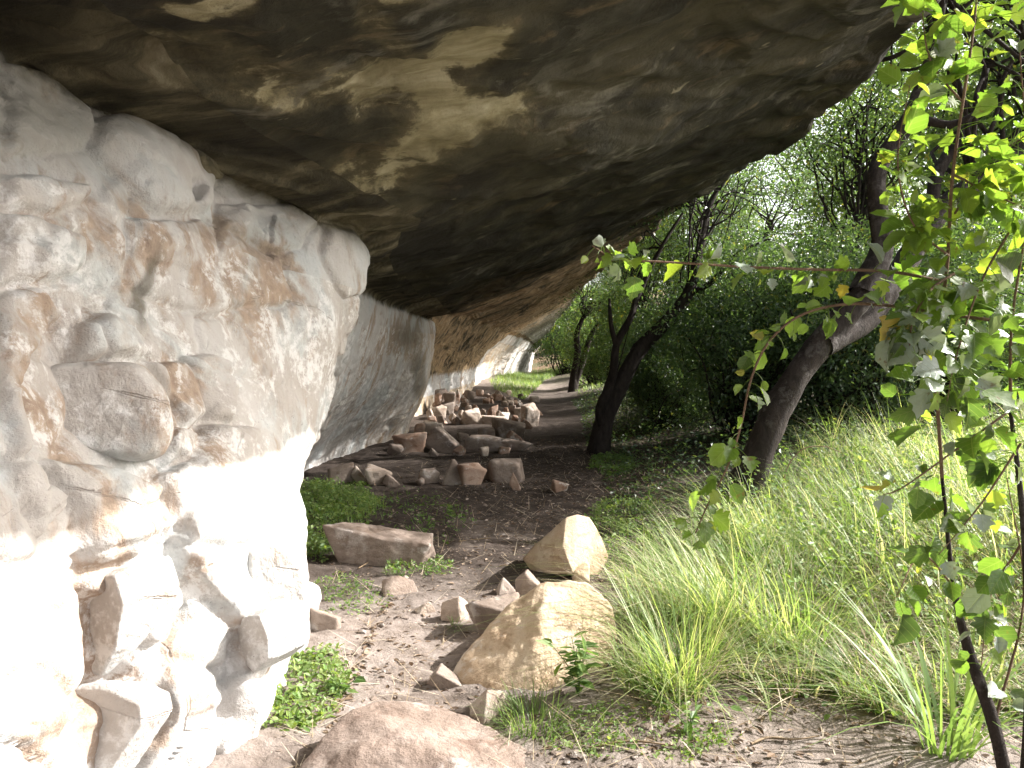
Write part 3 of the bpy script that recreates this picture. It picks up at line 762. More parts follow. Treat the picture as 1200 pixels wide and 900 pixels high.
def rock_at(name, label, box, kind, seed, mat='grey', group=None, sub=4, cat='rock', rot=0.0, sink=0.12, depth=0.8, p=16, rough=0.03, dz=0.0, at=None):
    x0, x1, y0, y1 = box
    g = G((x0 + x1) / 2, y1) if at is None else np.array([*P((x0 + x1) / 2, y1, at)])
    sc = g[1] / F
    w = (x1 - x0) * sc; h = (y1 - y0) * sc
    dp = w * depth
    pts = shape_pts(kind, w, dp, h * (1 + sink), seed)
    c, s = math.cos(rot), math.sin(rot)
    pts = pts @ np.array([[c, s, 0], [-s, c, 0], [0, 0, 1]])
    pts += np.array([g[0], g[1] + dp * 0.42, g[2] - h * sink + dz])
    o = rock_mesh(name, pts, M[mat], None, sub, p, rough, seed, loc=np.array([g[0], g[1] + dp * 0.42, g[2] + dz]))
    return tag(o, label, cat, group)

# --- blocks standing out of the wall (parts of the shelter)
def wall_block(name, poly, proud, depth, mat, label, seed, p=12, rough=0.03, inset=0.86, face=(0.38, -0.9, 0.12)):
    pts = []
    cx = np.mean([q[0] for q in poly]); cy = np.mean([q[1] for q in poly])
    c0, nn = wall_pt(cx, cy)
    for (x, y) in poly:
        # on a plane through the wall point, facing a little to the right of the camera
        f = np.array(face, float); f /= np.linalg.norm(f)
        r = ray(x, y); o = np.array([0, 0, H])
        t = ((c0 - o) @ f) / (r @ f)
        q = o + t * r
        fr = o + t * ray(cx + (x - cx) * inset, cy + (y - cy) * inset)
        pts.append(fr + f * proud); pts.append(q - f * depth); pts.append(q + f * proud * 0.3)
    o = rock_mesh(name, np.array(pts), M[mat], None, 6, p, rough, seed)
    keep_parent(o, shelter); tag(o, label)
    me = o.data
    return o
wall_block('protruding_block', [(32,445),(52,425),(110,421),(168,426),(197,462),(204,505),(194,532),(165,542),(100,536),(42,528),(30,485)], 0.09, 0.16, 'wallstone' if 'wallstone' in M else 'wall', 'rounded brown and grey boulder bulging from the wall', 3, 7, 0.018)
wall_block('protruding_block', [(80,676),(150,666),(161,700),(151,758),(134,790),(82,780)], 0.05, 0.18, 'wall', 'squarish ochre slab in shade', 5, 22, 0.014, 0.93, (-0.42, -0.88, 0.0))
wall_block('protruding_block', [(288,716),(318,712),(329,740),(330,768),(310,785),(291,765)], 0.06, 0.14, 'wall', 'small brown hanging block near the wall foot', 6, 14, 0.014, 0.9, (-0.5, -0.85, -0.05))
wall_block('protruding_block', [(285,640),(330,635),(350,655),(362,700),(350,735),(322,712),(286,712)], 0.06, 0.16, 'wall', 'pale rounded knob at the wall foot', 8, 7, 0.02)
wall_block('protruding_block', [(88,802),(130,800),(174,820),(178,842),(150,880),(120,930),(88,930)], 0.03, 0.12, 'wall', 'cracked brown slab low on the wall', 9, 16, 0.016, 0.9, (-0.18, -0.95, 0.18))

# --- foreground boulders, from traced outlines with real depth
def traced_rock(name, label, pts, mat, seed, p=18, rough=0.018, sub=6, cat='boulder', group=None):
    w = np.array([P(*q) for q in pts])
    o = rock_mesh(name, w, M[mat], None, sub, p, rough, seed)
    return tag(o, label, cat, group)
traced_rock('boulder', 'large tan boulder with a sharp point, in sun beside the tall grass tussock',
  [(526,798,3.86),(534,776,3.90),(550,756,3.96),(582,722,4.10),(606,700,4.18),(640,678,4.14),(688,682,4.22),(718,712,4.10),(724,758,3.94),(694,806,3.68),(626,820,3.56),(560,812,3.66),
   (630,748,3.78),(545,797,4.25),(720,800,4.35),(714,708,4.60),(612,702,4.60)], 'tan', 11, 15, 0.026, 7)
traced_rock('boulder', 'upright tan boulder with a bright sunlit flat face at edge of shade',
  [(612,655,5.75),(622,668,5.72),(650,620,5.62),(663,607,5.42),(676,603,5.46),(691,606,5.60),(704,628,5.66),(713,652,5.68),(702,674,5.52),(672,674,5.26),(659,640,5.30),(640,672,5.48),
   (625,640,6.1),(670,606,6.0),(708,640,6.05),(705,675,6.0),(640,672,6.1)], 'tan', 12, 30, 0.013, 7)
traced_rock('boulder', 'broad flat reddish brown boulder with white blotches, nearest in the foreground',
  [(342,905,2.92),(370,868,3.02),(406,832,3.16),(446,820,3.28),(500,822,3.32),(555,840,3.24),(604,866,3.12),(655,905,2.95),(660,960,2.72),(330,960,2.72),
   (480,860,2.96),(420,880,2.88),(560,900,2.84),(480,1000,2.62),(340,1000,2.8),(640,1000,2.8),(480,900,3.5)], 'red', 13, 12, 0.02, 7)
# --- slabs and stones around the near path
R = [
 ('rock_slab', 'long flat brown slab lying beside the green weeds', (390,500,620,661), 'slab', 21, 'grey', 0.05, 0.45, 18, 6),
 ('stone', 'broken grey stone lying against the right end of the long flat slab', (478,508,631,652), 'block', 22, 'grey', 0.2, 0.9, 10, 5),
 ('stone', 'low flat stone half buried in the path dirt', (436,490,679,701), 'round', 23, 'grey', 0, 0.9, 10, 5),
 ('stone', 'rounded brown stone half buried beside the grass sprig', (512,552,696,730), 'round', 24, 'pale', 0, 0.9, 8, 5),
 ('stone', 'small tan stone lying just left of the rounded brown stone', (484,510,706,721), 'round', 25, 'pale', .3, 0.8, 10, 5),
 ('stone', 'small grey angular stone between the two tan boulders', (578,606,678,697), 'pyramid', 26, 'grey', .4, 0.8, 18, 4),
 ('stone', 'dark reddish stone wedged behind the large tan boulder', (600,648,669,712), 'tilt', 27, 'grey', .2, 0.8, 18, 5),
 ('stone', 'dark flat stone in shadow left of the large tan boulder', (554,602,716,743), 'block', 28, 'grey', .1, 0.8, 12, 5),
 ('stone', 'brown stone under the point of the large tan boulder', (500,540,786,810), 'tilt', 29, 'grey', 0, 0.9, 14, 5),
 ('stone', 'pale stone between the flat foreground boulder and the tan boulder', (540,604,815,848), 'round', 30, 'pale', .3, 0.9, 10, 5),
 ('stone', 'small white stone at the foot of the upright tan boulder', (674,690,664,683), 'block', 31, 'tan', .3, 0.8, 14, 4),
 ('stone', 'flat pale stone half sunk at the wall foot', (352,398,703,742), 'round', 32, 'grey', 0, 0.9, 8, 5),
 ('stone', 'small knob of rock behind the wall foot near the weeds', (322,352,642,680), 'round', 34, 'tan', .4, .8, 7, 5),
 # middle row
 ('rock', 'pale flat topped rock with a dark hole in its side, left of the shaded row', (428,458,550,568), 'block', 41, 'pale', .1, .8, 20, 4),
 ('rock', 'pale rock leaning over beside the pale holed rock', (409,428,545,565), 'tilt', 42, 'pale', .3, .6, 20, 4),
 ('rock', 'dark brown rock at the left end of the shaded row against weeds', (386,408,546,566), 'block', 43, 'grey', .4, .8, 16, 4),
 ('rock', 'brown rock leaning against right end of the pale holed rock', (446,467,555,571), 'tilt', 44, 'grey', .2, .8, 16, 4),
 ('rock', 'dark pyramid shaped rock standing in shade on the path', (514,552,538,569), 'pyramid', 45, 'grey', .1, .8, 20, 4),
 ('rock', 'brown block with a pale face right of the pyramid shaped rock', (541,563,546,567), 'block', 46, 'pink', .5, .8, 18, 4),
 ('rock', 'dark upright squarish block in shade right of the pyramid shaped rock', (574,611,539,566), 'block', 47, 'grey', .15, .8, 20, 4),
 ('rock', 'pale flat stone propped against the dark upright block', (596,611,553,575), 'tilt', 48, 'pink', .1, .5, 18, 4),
 ('rock', 'small dark rock left of the pyramid shaped rock', (494,513,552,566), 'block', 49, 'grey', .5, .8, 16, 4),
 ('rock', 'tiny brown stone left of the small dark rock', (486,499,559,570), 'round', 50, 'grey', .5, .8, 14, 3),
 ('rock', 'lone small reddish rock lying on the bare path', (648,664,566,576), 'block', 51, 'pink', .5, .8, 16, 4),
 # second row
 ('rock', 'rounded brown block at the wall end of the slab row', (465,494,509,530), 'block', 52, 'pink', .3, .8, 16, 4),
 ('rock', 'large wedge shaped slab tilted up in the middle row', (495,541,500,531), 'tilt', 53, 'grey', 0, .8, 22, 4),
 ('rock_slab', 'long dark flat slab at the front of the slab row', (544,616,511,529), 'slab', 54, 'grey', .05, .45, 20, 4),
 ('rock', 'dark squared block above the long dark slab', (578,613,496,513), 'block', 55, 'grey', .1, .7, 20, 4),
 ('rock', 'brown stone at the right end of the long dark slab', (590,613,504,520), 'tilt', 56, 'pink', .3, .7, 18, 4),
 ('rock', 'small brown stone at the foot of the wedge shaped slab', (529,547,522,535), 'round', 57, 'pink', .3, .8, 14, 4),
 ('rock', 'round stone under the left corner of the wedge shaped slab', (501,515,523,536), 'round', 58, 'grey', .3, .8, 12, 4),
 ('rock', 'tiny pale stone in front of the long dark slab', (562,573,526,534), 'block', 59, 'pale', .3, .8, 16, 3),
 ('rock', 'small tan stone before the right half of the long dark slab', (585,597,524,532), 'block', 60, 'pink', .3, .8, 16, 3),
 ('rock', 'dark rounded stone at the wall foot before the slab row', (450,473,519,534), 'round', 61, 'grey', .3, .8, 14, 4),
 ('rock', 'pale squarish stone sunlit behind the long dark slab', (562,580,503,514), 'block', 62, 'pale', .3, .7, 18, 4),
 ('rock', 'pale long stone sunlit behind the wedge shaped slab', (494,518,493,507), 'slab', 63, 'pale', .2, .7, 16, 4),
 ('rock', 'small stone in the gap between wedge slab and long slab', (538,548,507,516), 'block', 64, 'grey', .2, .8, 16, 3),
 ('rock', 'reddish stone standing at wall end behind the rounded brown block', (486,496,498,512), 'block', 65, 'pink', .2, .8, 16, 3),
 # right-hand group of the third row
 ('rock', 'big pale squared rock ending the far stone row at the path', (609,630,476,500), 'block', 66, 'pale', .3, .8, 20, 4),
 ('rock', 'brown rock in front of the big pale squared rock', (608,624,489,503), 'tilt', 67, 'pink', .3, .8, 18, 4),
 ('rock', 'lone triangular rock on the path right of the far stone row', (626,637,479,487), 'pyramid', 68, 'pink', .3, .8, 18, 3),
 ('rock', 'lone squarish rock on the path near the far grass', (620,631,465,471), 'block', 69, 'pale', .3, .8, 18, 3),
 ('rock_slab', 'flat pale stone lying across the front of the far row', (563,594,487,497), 'slab', 70, 'pale', -.1, .5, 18, 4),
 ('rock', 'large grey white rock in the middle of the far row', (544,563,481,497), 'block', 71, 'pale', .4, .8, 16, 4),
 ('rock', 'bright white angular rock in far row near the wall', (524,540,483,497), 'tilt', 72, 'pale', .4, .8, 18, 4),
]
for (nm, lb, box, kd, sd_, mt, rt, dp, pp, sb) in R:
    buried = kd == 'round' and sb >= 4 and nm == 'stone'
    rock_at(nm, lb, box, kd, sd_, mt, None, sb, 'stone' if nm == 'stone' else ('rock slab' if nm == 'rock_slab' else 'rock'), rt, 0.9 if buried else 0.15, dp, pp)
# third row: loose stones, indistinguishable ones share a label
rr = np.random.default_rng(21)
row3 = [(497,510,478,492),(505,520,476,490),(499,512,487,498),(511,522,486,499),(519,531,474,486),(514,524,493,499),(536,545,480,490),(545,553,474,484),(553,562,474,482),(562,570,478,490),(571,582,478,491),(580,590,480,492),(588,597,476,486),(586,596,486,496),(596,606,474,486),(598,608,484,497),(603,612,478,490),(604,614,472,481),(540,548,488,497),(556,564,488,496),(530,538,489,498)]
for i, bx in enumerate(row3):
    rock_at('rock', 'brown fist to head sized stone within the far row across the shelter floor', bx, ['round', 'block', 'tilt'][i % 3], 200 + i, ['grey', 'pink', 'pale'][int(rr.integers(0, 3))], 'stones in the far row', 4, 'rock', rr.uniform(0, 3), .12, .85, 12)
heap = [(506,521,460,476,0),(520,534,462,476,0),(504,516,470,481,0),(516,530,472,482,0),(526,541,464,482,0),(512,524,456,466,.0),(530,540,455,466,0)]
for i, (a, b_, c, d, dz) in enumerate(heap):
    rock_at('rock', 'dark reddish stone in the heap piled against the shelter wall', (a, b_, c, max(d, 475)), ['round', 'block'][i % 2], 240 + i, ['pink', 'grey'][i % 2], 'stones heaped against the wall', 4, 'rock', rr.uniform(0, 3), .1, .8, 12, at=20.6 + 0.12 * i)
k = 0
for i in range(30):
    px = rr.uniform(543, 612); yb = 464 + rr.uniform(0, 13) - max(0, (px - 585)) * 0.05
    w = rr.uniform(5, 11); h = w * rr.uniform(.6, 1.0)
    rock_at('rock', 'small brown stone strewn beyond the far row towards the green grass', (px - w / 2, px + w / 2, yb - h, yb), ['round', 'block', 'tilt'][i % 3], 270 + i, ['grey', 'pink', 'pink', 'pale'][i % 4], 'small stones strewn beyond the far row', 3, 'rock', rr.uniform(0, 3), .12, .85, 14)

# gravel: uncountable pebbles on the path and by the wall foot
def scatter_pebbles(n, seed):
    r = np.random.default_rng(seed); v0, f0 = ico(1)
    vs, fs = [], []; k = 0
    while k < n:
        d = 2.6 + (r.random() ** 1.6) * 8
        x = path_x(d) + r.normal(0, 0.55)
        if x < -0.95 and d < 4.4: continue
        s = 0.004 + 0.016 * r.random() ** 3
        sc = np.array([s * r.uniform(.8, 1.5), s * r.uniform(.8, 1.5), s * r.uniform(.4, .8)])
        q = v0 * sc * (1 + 0.25 * r.normal(size=(len(v0), 1)))
        a = r.uniform(0, 6.28); c, sn_ = math.cos(a), math.sin(a)
        q = q @ np.array([[c, sn_, 0], [-sn_, c, 0], [0, 0, 1]])
        vs.append(q + np.array([x, d, 0])); fs.append(f0 + k * len(v0)); k += 1
    V = np.concatenate(vs); cx = np.repeat(np.array([q.mean(0) for q in vs]), len(v0), 0)
    V[:, 2] += ground_z(cx[:, 0], cx[:, 1]) + 0.004
    return V, np.concatenate(fs)
V, f = scatter_pebbles(2600, 5)
tag(mesh_np('gravel', V, f, M['grey'], smooth=False), 'loose gravel and crumbs of stone on the path', 'gravel', kind='stuff')

# ------------------------------------------------------------------ vegetation helpers
def orth(a):
    a = a / (np.linalg.norm(a, axis=1)[:, None] + 1e-9)
    ref = np.where(np.abs(a[:, 2:3]) < 0.9, np.array([[0, 0, 1.0]]), np.array([[1.0, 0, 0]]))
    s = np.cross(a, ref); s /= np.linalg.norm(s, axis=1)[:, None] + 1e-9
    n = np.cross(s, a)
    return a, s, n
LEAF4 = (np.array([[0, 0, 0], [.45, .5, .10], [1, 0, -.04], [.45, -.5, .10]]), [np.array([[0, 1, 2, 3]])])
OVAL = (np.array([[0, 0, 0], [.25, .40, .06], [.6, .42, .05], [1, 0, -.08], [.6, -.42, .05], [.25, -.40, .06]]), [np.array([[0, 1, 2, 3]]), np.array([[0, 3, 4, 5]])])
def lobed():
    o = []
    # half outline (t along, half-width), 5-lobed poplar-like leaf
    half = [(0.0, 0.03), (0.04, .22), (.10, .40), (.22, .50), (.30, .34), (.40, .52), (.56, .60), (.60, .40), (.66, .30), (.78, .30), (.84, .16), (1.0, 0.0)]
    up = [(a, b_, 0.16 * b_ - 0.10 * a * a) for a, b_ in half]
    dn = [(a, -b_, 0.16 * b_ - 0.10 * a * a) for a, b_ in half[-2::-1]]
    mid = [(t, 0, -0.10 * t * t) for t in (0.0, .25, .5, .75)]
    v = np.array(up + dn + mid); n = len(half); m0 = len(up) + len(dn)
    tri = []
    def near(t): return m0 + min(3, int(t / 0.25 + 0.35))
    outl = list(range(len(up) + len(dn)))
    for i in range(len(outl) - 1):
        a, b_ = outl[i], outl[i + 1]
        ma, mb = near(v[a][0]), near(v[b_][0])
        tri.append((ma, a, b_))
        if ma != mb: tri.append((ma, b_, mb))
    return v, [np.array(tri)]
LOBE = lobed()
def roundish():
    an = np.linspace(-math.pi, math.pi, 15)[:-1]
    v = [(0.5, 0, -0.02)]
    for k, a in enumerate(an):
        r = 0.5 * (1 + (0.06 if k % 2 else -0.05)) * (1.12 if abs(a) < 0.3 else 1)
        v.append((0.5 + r * math.cos(a), 0.52 * 2 * r * math.sin(a) * 0.95, 0.10 * abs(math.sin(a)) - 0.06 * (0.5 + r * math.cos(a)) ** 2))
    n = len(an)
    return np.array(v), [np.array([(0, 1 + i, 1 + (i + 1) % n) for i in range(n)])]
ROUND = roundish()
def leaf_geo(pos, ax, ln, wd, tmpl, r, roll=None, nrm=None, curl=None):
    tv, tf = tmpl; n = len(pos)
    a, s, nn = orth(ax)
    if nrm is not None:
        s = np.cross(nrm, a); s /= np.linalg.norm(s, axis=1)[:, None] + 1e-9; nn = np.cross(a, s)
    if roll is not None:
        c = np.cos(roll)[:, None]; q = np.sin(roll)[:, None]
        s, nn = s * c + nn * q, nn * c - s * q
    if curl is None: curl = 1.0 + 0 * ln
    V = pos[:, None, :] + a[:, None, :] * (tv[None, :, 0:1] * ln[:, None, None]) + s[:, None, :] * (tv[None, :, 1:2] * wd[:, None, None]) + nn[:, None, :] * (tv[None, :, 2:3] * (ln * curl)[:, None, None])
    off_ = (np.arange(n) * len(tv))[:, None, None]
    fs = [(f[None] + off_).reshape(-1, f.shape[1]) for f in tf]
    return V.reshape(-1, 3), fs, np.repeat(r, len(tv))
def merge(geos):
    V, F3, A, k = [], {}, [], 0
    for v, fs, a in geos:
        V.append(v); A.append(a)
        for f in fs: F3.setdefault(f.shape[1], []).append(f + k)
        k += len(v)
    return np.concatenate(V), [np.concatenate(x) for x in F3.values()], np.concatenate(A)
def tube_geo(pts, rad, seg=8, sm=4, wob=0.0, seed=0):
    pts = np.asarray(pts, float); n = len(pts)
    rad = np.interp(np.linspace(0, 1, n), np.linspace(0, 1, len(rad)), rad) if len(rad) != n else np.asarray(rad, float)
    t = np.arange(n, dtype=float); tn = np.linspace(0, n - 1, (n - 1) * sm + 1)
    # Catmull-Rom
    E = np.concatenate([[2 * pts[0] - pts[1]], pts, [2 * pts[-1] - pts[-2]]])
    i = np.clip(tn.astype(int), 0, n - 2); u = (tn - i)[:, None]
    c = 0.5 * ((2 * E[i + 1]) + (-E[i] + E[i + 2]) * u + (2 * E[i] - 5 * E[i + 1] + 4 * E[i + 2] - E[i + 3]) * u ** 2 + (-E[i] + 3 * E[i + 1] - 3 * E[i + 2] + E[i + 3]) * u ** 3)
    r = np.interp(tn, t, rad)
    tg = np.gradient(c, axis=0); a, s, nn = orth(tg)
    for k in range(1, len(c)):          # parallel transport
        v = s[k - 1] - a[k] * (s[k - 1] @ a[k]); s[k] = v / (np.linalg.norm(v) + 1e-9); nn[k] = np.cross(s[k], a[k])
    th = np.linspace(0, 2 * math.pi, seg, endpoint=False)
    ring = np.cos(th)[None, :, None] * s[:, None] + np.sin(th)[None, :, None] * nn[:, None]
    rr_ = np.broadcast_to(r[:, None], (len(c), seg)).copy()
    if wob:
        q = (c[:, None] + ring * r[:, None, None]).reshape(-1, 3)
        rr_ *= 1 + wob * (fbm(q * np.array([7, 7, 2.5]) + seed, 3)).reshape(len(c), seg)
    V = (c[:, None] + ring * rr_[:, :, None]).reshape(-1, 3)
    m = len(c); idx = np.arange(m * seg).reshape(m, seg)
    f = np.stack([idx[:-1], np.roll(idx[:-1], -1, 1), np.roll(idx[1:], -1, 1), idx[1:]], 2).reshape(-1, 4)
    return V, [f], np.zeros(len(V))
def build(name, geos, mat, parent=None, smooth=True, loc=None):
    V, fs, a = merge(geos)
    if loc is not None: V = V - np.asarray(loc)
    return mesh_np(name, V, fs, mat, parent, smooth, {'rnd': a})

def blades(base, ln, wd, az, lean, bend, r, seg=5):
    n = len(base); t = np.linspace(0, 1, seg + 1)
    hd = np.stack([np.cos(az), np.sin(az), np.zeros(n)], 1); sd = np.stack([-np.sin(az), np.cos(az), np.zeros(n)], 1)
    out = (lean[:, None] * t + bend[:, None] * t ** 2.2)
    up = t[None] * np.cos(np.clip(lean, 0, 1.3))[:, None] - 0.55 * bend[:, None] ** 1.3 * t[None] ** 2.6
    C = base[:, None] + hd[:, None] * (out * ln[:, None])[:, :, None] + np.array([0, 0, 1.0]) * (up * ln[:, None])[:, :, None]
    w = wd[:, None] * (1 - t[None] ** 1.6) * 0.5 + 0.0004
    L = C + sd[:, None] * w[:, :, None]; Rr = C - sd[:, None] * w[:, :, None]
    V = np.stack([L, Rr], 2).reshape(n, -1, 3)
    f0 = np.array([[2 * i, 2 * i + 1, 2 * i + 3, 2 * i + 2] for i in range(seg)])
    f = (f0[None] + (np.arange(n) * 2 * (seg + 1))[:, None, None]).reshape(-1, 4)
    return V.reshape(-1, 3), [f], np.repeat(r, 2 * (seg + 1))

def crown_geo(seed, cen, rad, ncl, per, leaf, spread, shell=0.35, flat=1.0, tmpl=LEAF4, low=-1.0):
    """leaf clumps spread through an uneven ellipsoid; returns leaf geometry and the clump centres"""
    r = np.random.default_rng(seed); cen = np.asarray(cen, float); rad = np.asarray(rad, float)
    u = r.normal(size=(ncl * 3, 3)); u /= np.linalg.norm(u, axis=1)[:, None]
    u = u[u[:, 2] > low][:ncl]; ncl = len(u)
    k = (shell + (1 - shell) * r.random(ncl)) ** 0.6
    k *= 1 + 0.32 * noise3(u * 1.6 + seed)                 # uneven outline
    cc = cen + u * rad * k[:, None]
    m = r.poisson(per, ncl).clip(4)
    ci = np.repeat(np.arange(ncl), m); n = len(ci)
    g = r.normal(size=(n, 3)) * spread * np.array([1, 1, .75 * flat]) * r.uniform(.6, 1.3, ncl)[ci][:, None]
    pos = cc[ci] + g
    ax = g / (np.linalg.norm(g, axis=1)[:, None] + 1e-6) + 0.9 * r.normal(size=(n, 3)) + np.array([0, 0, -.15])
    ln = leaf * r.uniform(.6, 1.35, n); wd = ln * r.uniform(.38, .62, n)
    cr = r.uniform(0, 1, ncl)
    rv = np.clip(0.55 * cr[ci] + 0.45 * r.random(n) ** 1.3, 0, 1); rv = np.where(r.random(n) < 0.03, 1.0, rv * 0.93)
    return leaf_geo(pos, ax, ln, wd, tmpl, rv, r.uniform(-1.2, 1.2, n)), cc
def limb(a, b_, r0, r1, seed, n=5, wob=0.12, seg=6, sm=3):
    r = np.random.default_rng(seed); a = np.asarray(a, float); b_ = np.asarray(b_, float); L = np.linalg.norm(b_ - a)
    t = np.linspace(0, 1, n)[:, None]
    p = a + (b_ - a) * t + r.normal(size=(n, 3)) * wob * L * np.sin(t * math.pi)
    p[:, 2] += 0.10 * L * np.sin(t[:, 0] * math.pi)
    return tube_geo(p, np.linspace(r0, r1, n), seg, sm)

# ------------------------------------------------------------------ trees with traced trunks
def traced(pts): return np.array([P(*q) for q in pts])
# near leaning tree
tb = G(858, 622)
t0 = empty('leaning_tree', tb, 'thick forked dark tree leaning right at the edge of the tall grass', 'tree')
tr = []
main = traced([(848,640,7.05),(858,605,7.1),(885,540,7.15),(915,470,7.2),(958,408,7.25),(1003,356,7.3),(1030,318,7.35)])
main[0] = tb + np.array([-0.02, 0, -0.25])
tr.append(tube_geo(main, [.21, .165, .14, .128, .12, .11, .10], 16, 5, .16, 3))
tr.append(tube_geo(traced([(1010,345,7.3),(1034,290,7.4),(1028,240,7.45),(1030,195,7.5),(1062,145,7.55),(1082,95,7.6),(1095,40,7.6),(1120,-60,7.7)]), [.125, .10, .085, .08, .075, .06, .05, .035], 12, 5, .16, 4))
tr.append(tube_geo(traced([(965,405,7.2),(1015,372,7.5),(1060,310,7.8),(1090,262,8.0),(1140,215,8.2),(1210,168,8.4),(1300,90,8.6)]), [.10, .12, .115, .105, .095, .085, .05], 12, 5, .16, 5))
tr.append(tube_geo(traced([(1060,150,7.55),(1085,142,7.5),(1115,146,7.4),(1150,130,7.3)]), [.06, .045, .035, .02], 8, 4, .1, 6))
tr.append(tube_geo(traced([(1090,262,8.0),(1100,200,8.2),(1140,140,8.4),(1160,60,8.6)]), [.08, .06, .05, .03], 8, 4, .1, 6))
build('trunk', tr, M['bark'], t0, loc=tb)
g, cc = crown_geo(51, P(1185, -10, 8.4), (2.2, 1.9, 1.25), 80, 75, .085, .26, low=-.7)
g2, cc2 = crown_geo(52, P(1110, -120, 7.8), (1.5, 1.2, .8), 40, 80, .085, .24)
g3, cc3 = crown_geo(53, (6.4, 9.5, 4.1), (1.7, 1.35, 1.3), 95, 90, .085, .24)  # clump added low on the right to shade trunk and path
cc2 = np.concatenate([cc2, cc3])
build('crown', [g, g2, g3], M['light'], t0, loc=tb, smooth=False)
s_ = P(1120, -60, 7.7); s2_ = P(1300, 90, 8.6)
build('branch', [limb((P(1090, 60, 7.6) * (1 - u_) + s_ * u_) if i % 2 else (P(1140, 215, 8.2) * (1 - u_) + s2_ * u_), c, .026, .005, i) for i, (c, u_) in ((i, (c, ((i * 37) % 10) / 9.0)) for i, c in enumerate(np.concatenate([cc[::3], cc2[::3]])))], M['bark'], t0, loc=tb)

# middle tree by the path: main trunk + thinner second stem
tb = G(700, 532)
t1 = empty('path_tree', tb, 'dark double stemmed tree leaning right beside the bare path', 'tree')
d0 = tb[1]
tr = []
main = traced([(698,540,d0),(704,515,d0),(712,485,d0),(728,450,d0),(748,412,d0 + .1),(780,378,d0 + .2),(806,345,d0 + .3),(818,300,d0 + .4),(828,250,d0 + .5),(850,205,d0 + .6)])
main[0] = tb + np.array([0, 0, -.2])
tr.append(tube_geo(main, [.20, .155, .135, .125, .115, .10, .09, .07, .055, .03], 12, 4, .16, 7))
tr.append(tube_geo(traced([(706,505,d0 - .05),(704,478,d0 - .1),(718,440,d0 - .1),(722,405,d0 - .1),(740,370,d0 - .1),(748,345,d0),(775,290,d0),(800,250,d0 + .1)]), [.07, .075, .07, .06, .05, .045, .03, .02], 10, 4, .14, 8))
tr.append(tube_geo(traced([(722,405,d0 - .1),(716,380,d0 - .1),(714,350,d0)]), [.045, .035, .02], 8, 4, .1, 8))
tr.append(tube_geo(traced([(738,430,d0 + .1),(745,405,d0 + .2),(775,385,d0 + .4),(800,375,d0 + .6)]), [.05, .04, .03, .015], 8, 4, .1, 9))
tr.append(tube_geo(traced([(806,345,d0 + .3),(835,330,d0 + .2),(860,300,d0),(900,280,d0)]), [.05, .04, .03, .015], 8, 4, .1, 9))
build('trunk', tr, M['bark2'], t1, loc=tb)
g, cc = crown_geo(61, P(850, 215, d0 + .8), (1.3, 1.3, .9), 55, 45, .06, .22, low=-.6)
g2, cc2 = crown_geo(62, P(760, 300, d0 + .8), (.55, .8, .45), 14, 26, .055, .16)
build('crown', [g, g2], M['ever'], t1, loc=tb, smooth=False)
build('branch', [limb(P(806, 345, d0 + .3) * (1 - u_) + P(848, 208, d0 + .6) * u_, c, .016, .004, 70 + i, wob=.16) for i, (c, u_) in ((i, (c, ((i * 37) % 10) / 9.0)) for i, c in enumerate(cc[::2]))] + [limb(P(775, 290, d0), c, .012, .004, 90 + i) for i, c in enumerate(cc2[::2])], M['bark2'], t1, loc=tb)

# far pair of stems
tb = G(672, 459)
t2 = empty('far_tree', tb, 'small dark twin stemmed tree far along the path before the green slope', 'tree')
d0 = tb[1]
build('trunk', [tube_geo(traced([(671,462,d0),(673,440,d0),(677,415,d0),(676,392,d0),(684,370,d0)]), [.22, .16, .14, .11, .07], 10, 4, .12, 1),
                tube_geo(traced([(674,450,d0),(684,420,d0),(692,395,d0),(702,378,d0)]), [.13, .12, .10, .06], 10, 4, .12, 2)], M['bark2'], t2, loc=tb)
g, cc = crown_geo(66, P(705, 345, d0), (1.7, 1.5, 1.3), 55, 50, .09, .30, low=-.7)
build('crown', [g], M['ever'], t2, loc=tb, smooth=False)
build('branch', [limb(P(686, 372, d0), c, .03, .008, 60 + i) for i, c in enumerate(cc[::3])], M['bark2'], t2, loc=tb)

# ------------------------------------------------------------------ bushes and background trees
def bush_proto(seed, rx, rz, ncl, per, leaf, mat):
    """evergreen bush about its base, with a tangle of bare stems"""
    g, cc = crown_geo(seed, (0, 0, rz * 0.98), (rx, rx, rz), ncl, per, leaf, .17, .25)
    r = np.random.default_rng(seed + 1)
    st = [limb((r.normal(0, .15), r.normal(0, .15), -.1), c, .022, .004, seed * 7 + i, 5, .10, 5, 3) for i, c in enumerate(cc[::2])]
    return g, st
def make_bush(name, label, loc, seed, rx, rz, ncl, per, leaf, mat, cat='bush', group=None, tilt=0):
    e = empty(name, loc, label, cat, group)
    g, st = bush_proto(seed, rx, rz, ncl, per, leaf, mat)
    build('foliage', [g], M[mat], e, smooth=False)
    build('stem', st, M['bark2'], e)
    return e
def at(px, d, dx=0):
    x = (px - 600) / F * d
    return np.array([x, d, gz(x, d)])
GB = 'evergreen bushes behind the trees'
bA = make_bush('evergreen_bush', 'dark evergreen bush filling the gap between path tree and leaning tree', at(880, 12.4), 71, 1.45, 1.55, 230, 130, .066, 'ever', group=GB)
bB = make_bush('evergreen_bush', 'loose pale leaved bush right behind the path tree', at(800, 15.5), 72, 1.3, 1.5, 150, 110, .07, 'light', group=GB)
def dup(src, label, loc, rz, sc):
    c = copy_tree(src); c.location = [float(v) for v in loc]; c.rotation_euler = (0, 0, rz); c.scale = (sc, sc, sc); c['label'] = label
    return c
dup(bA, 'dark evergreen bush behind the fork of the leaning tree', at(990, 11.4), 2.1, 0.95)
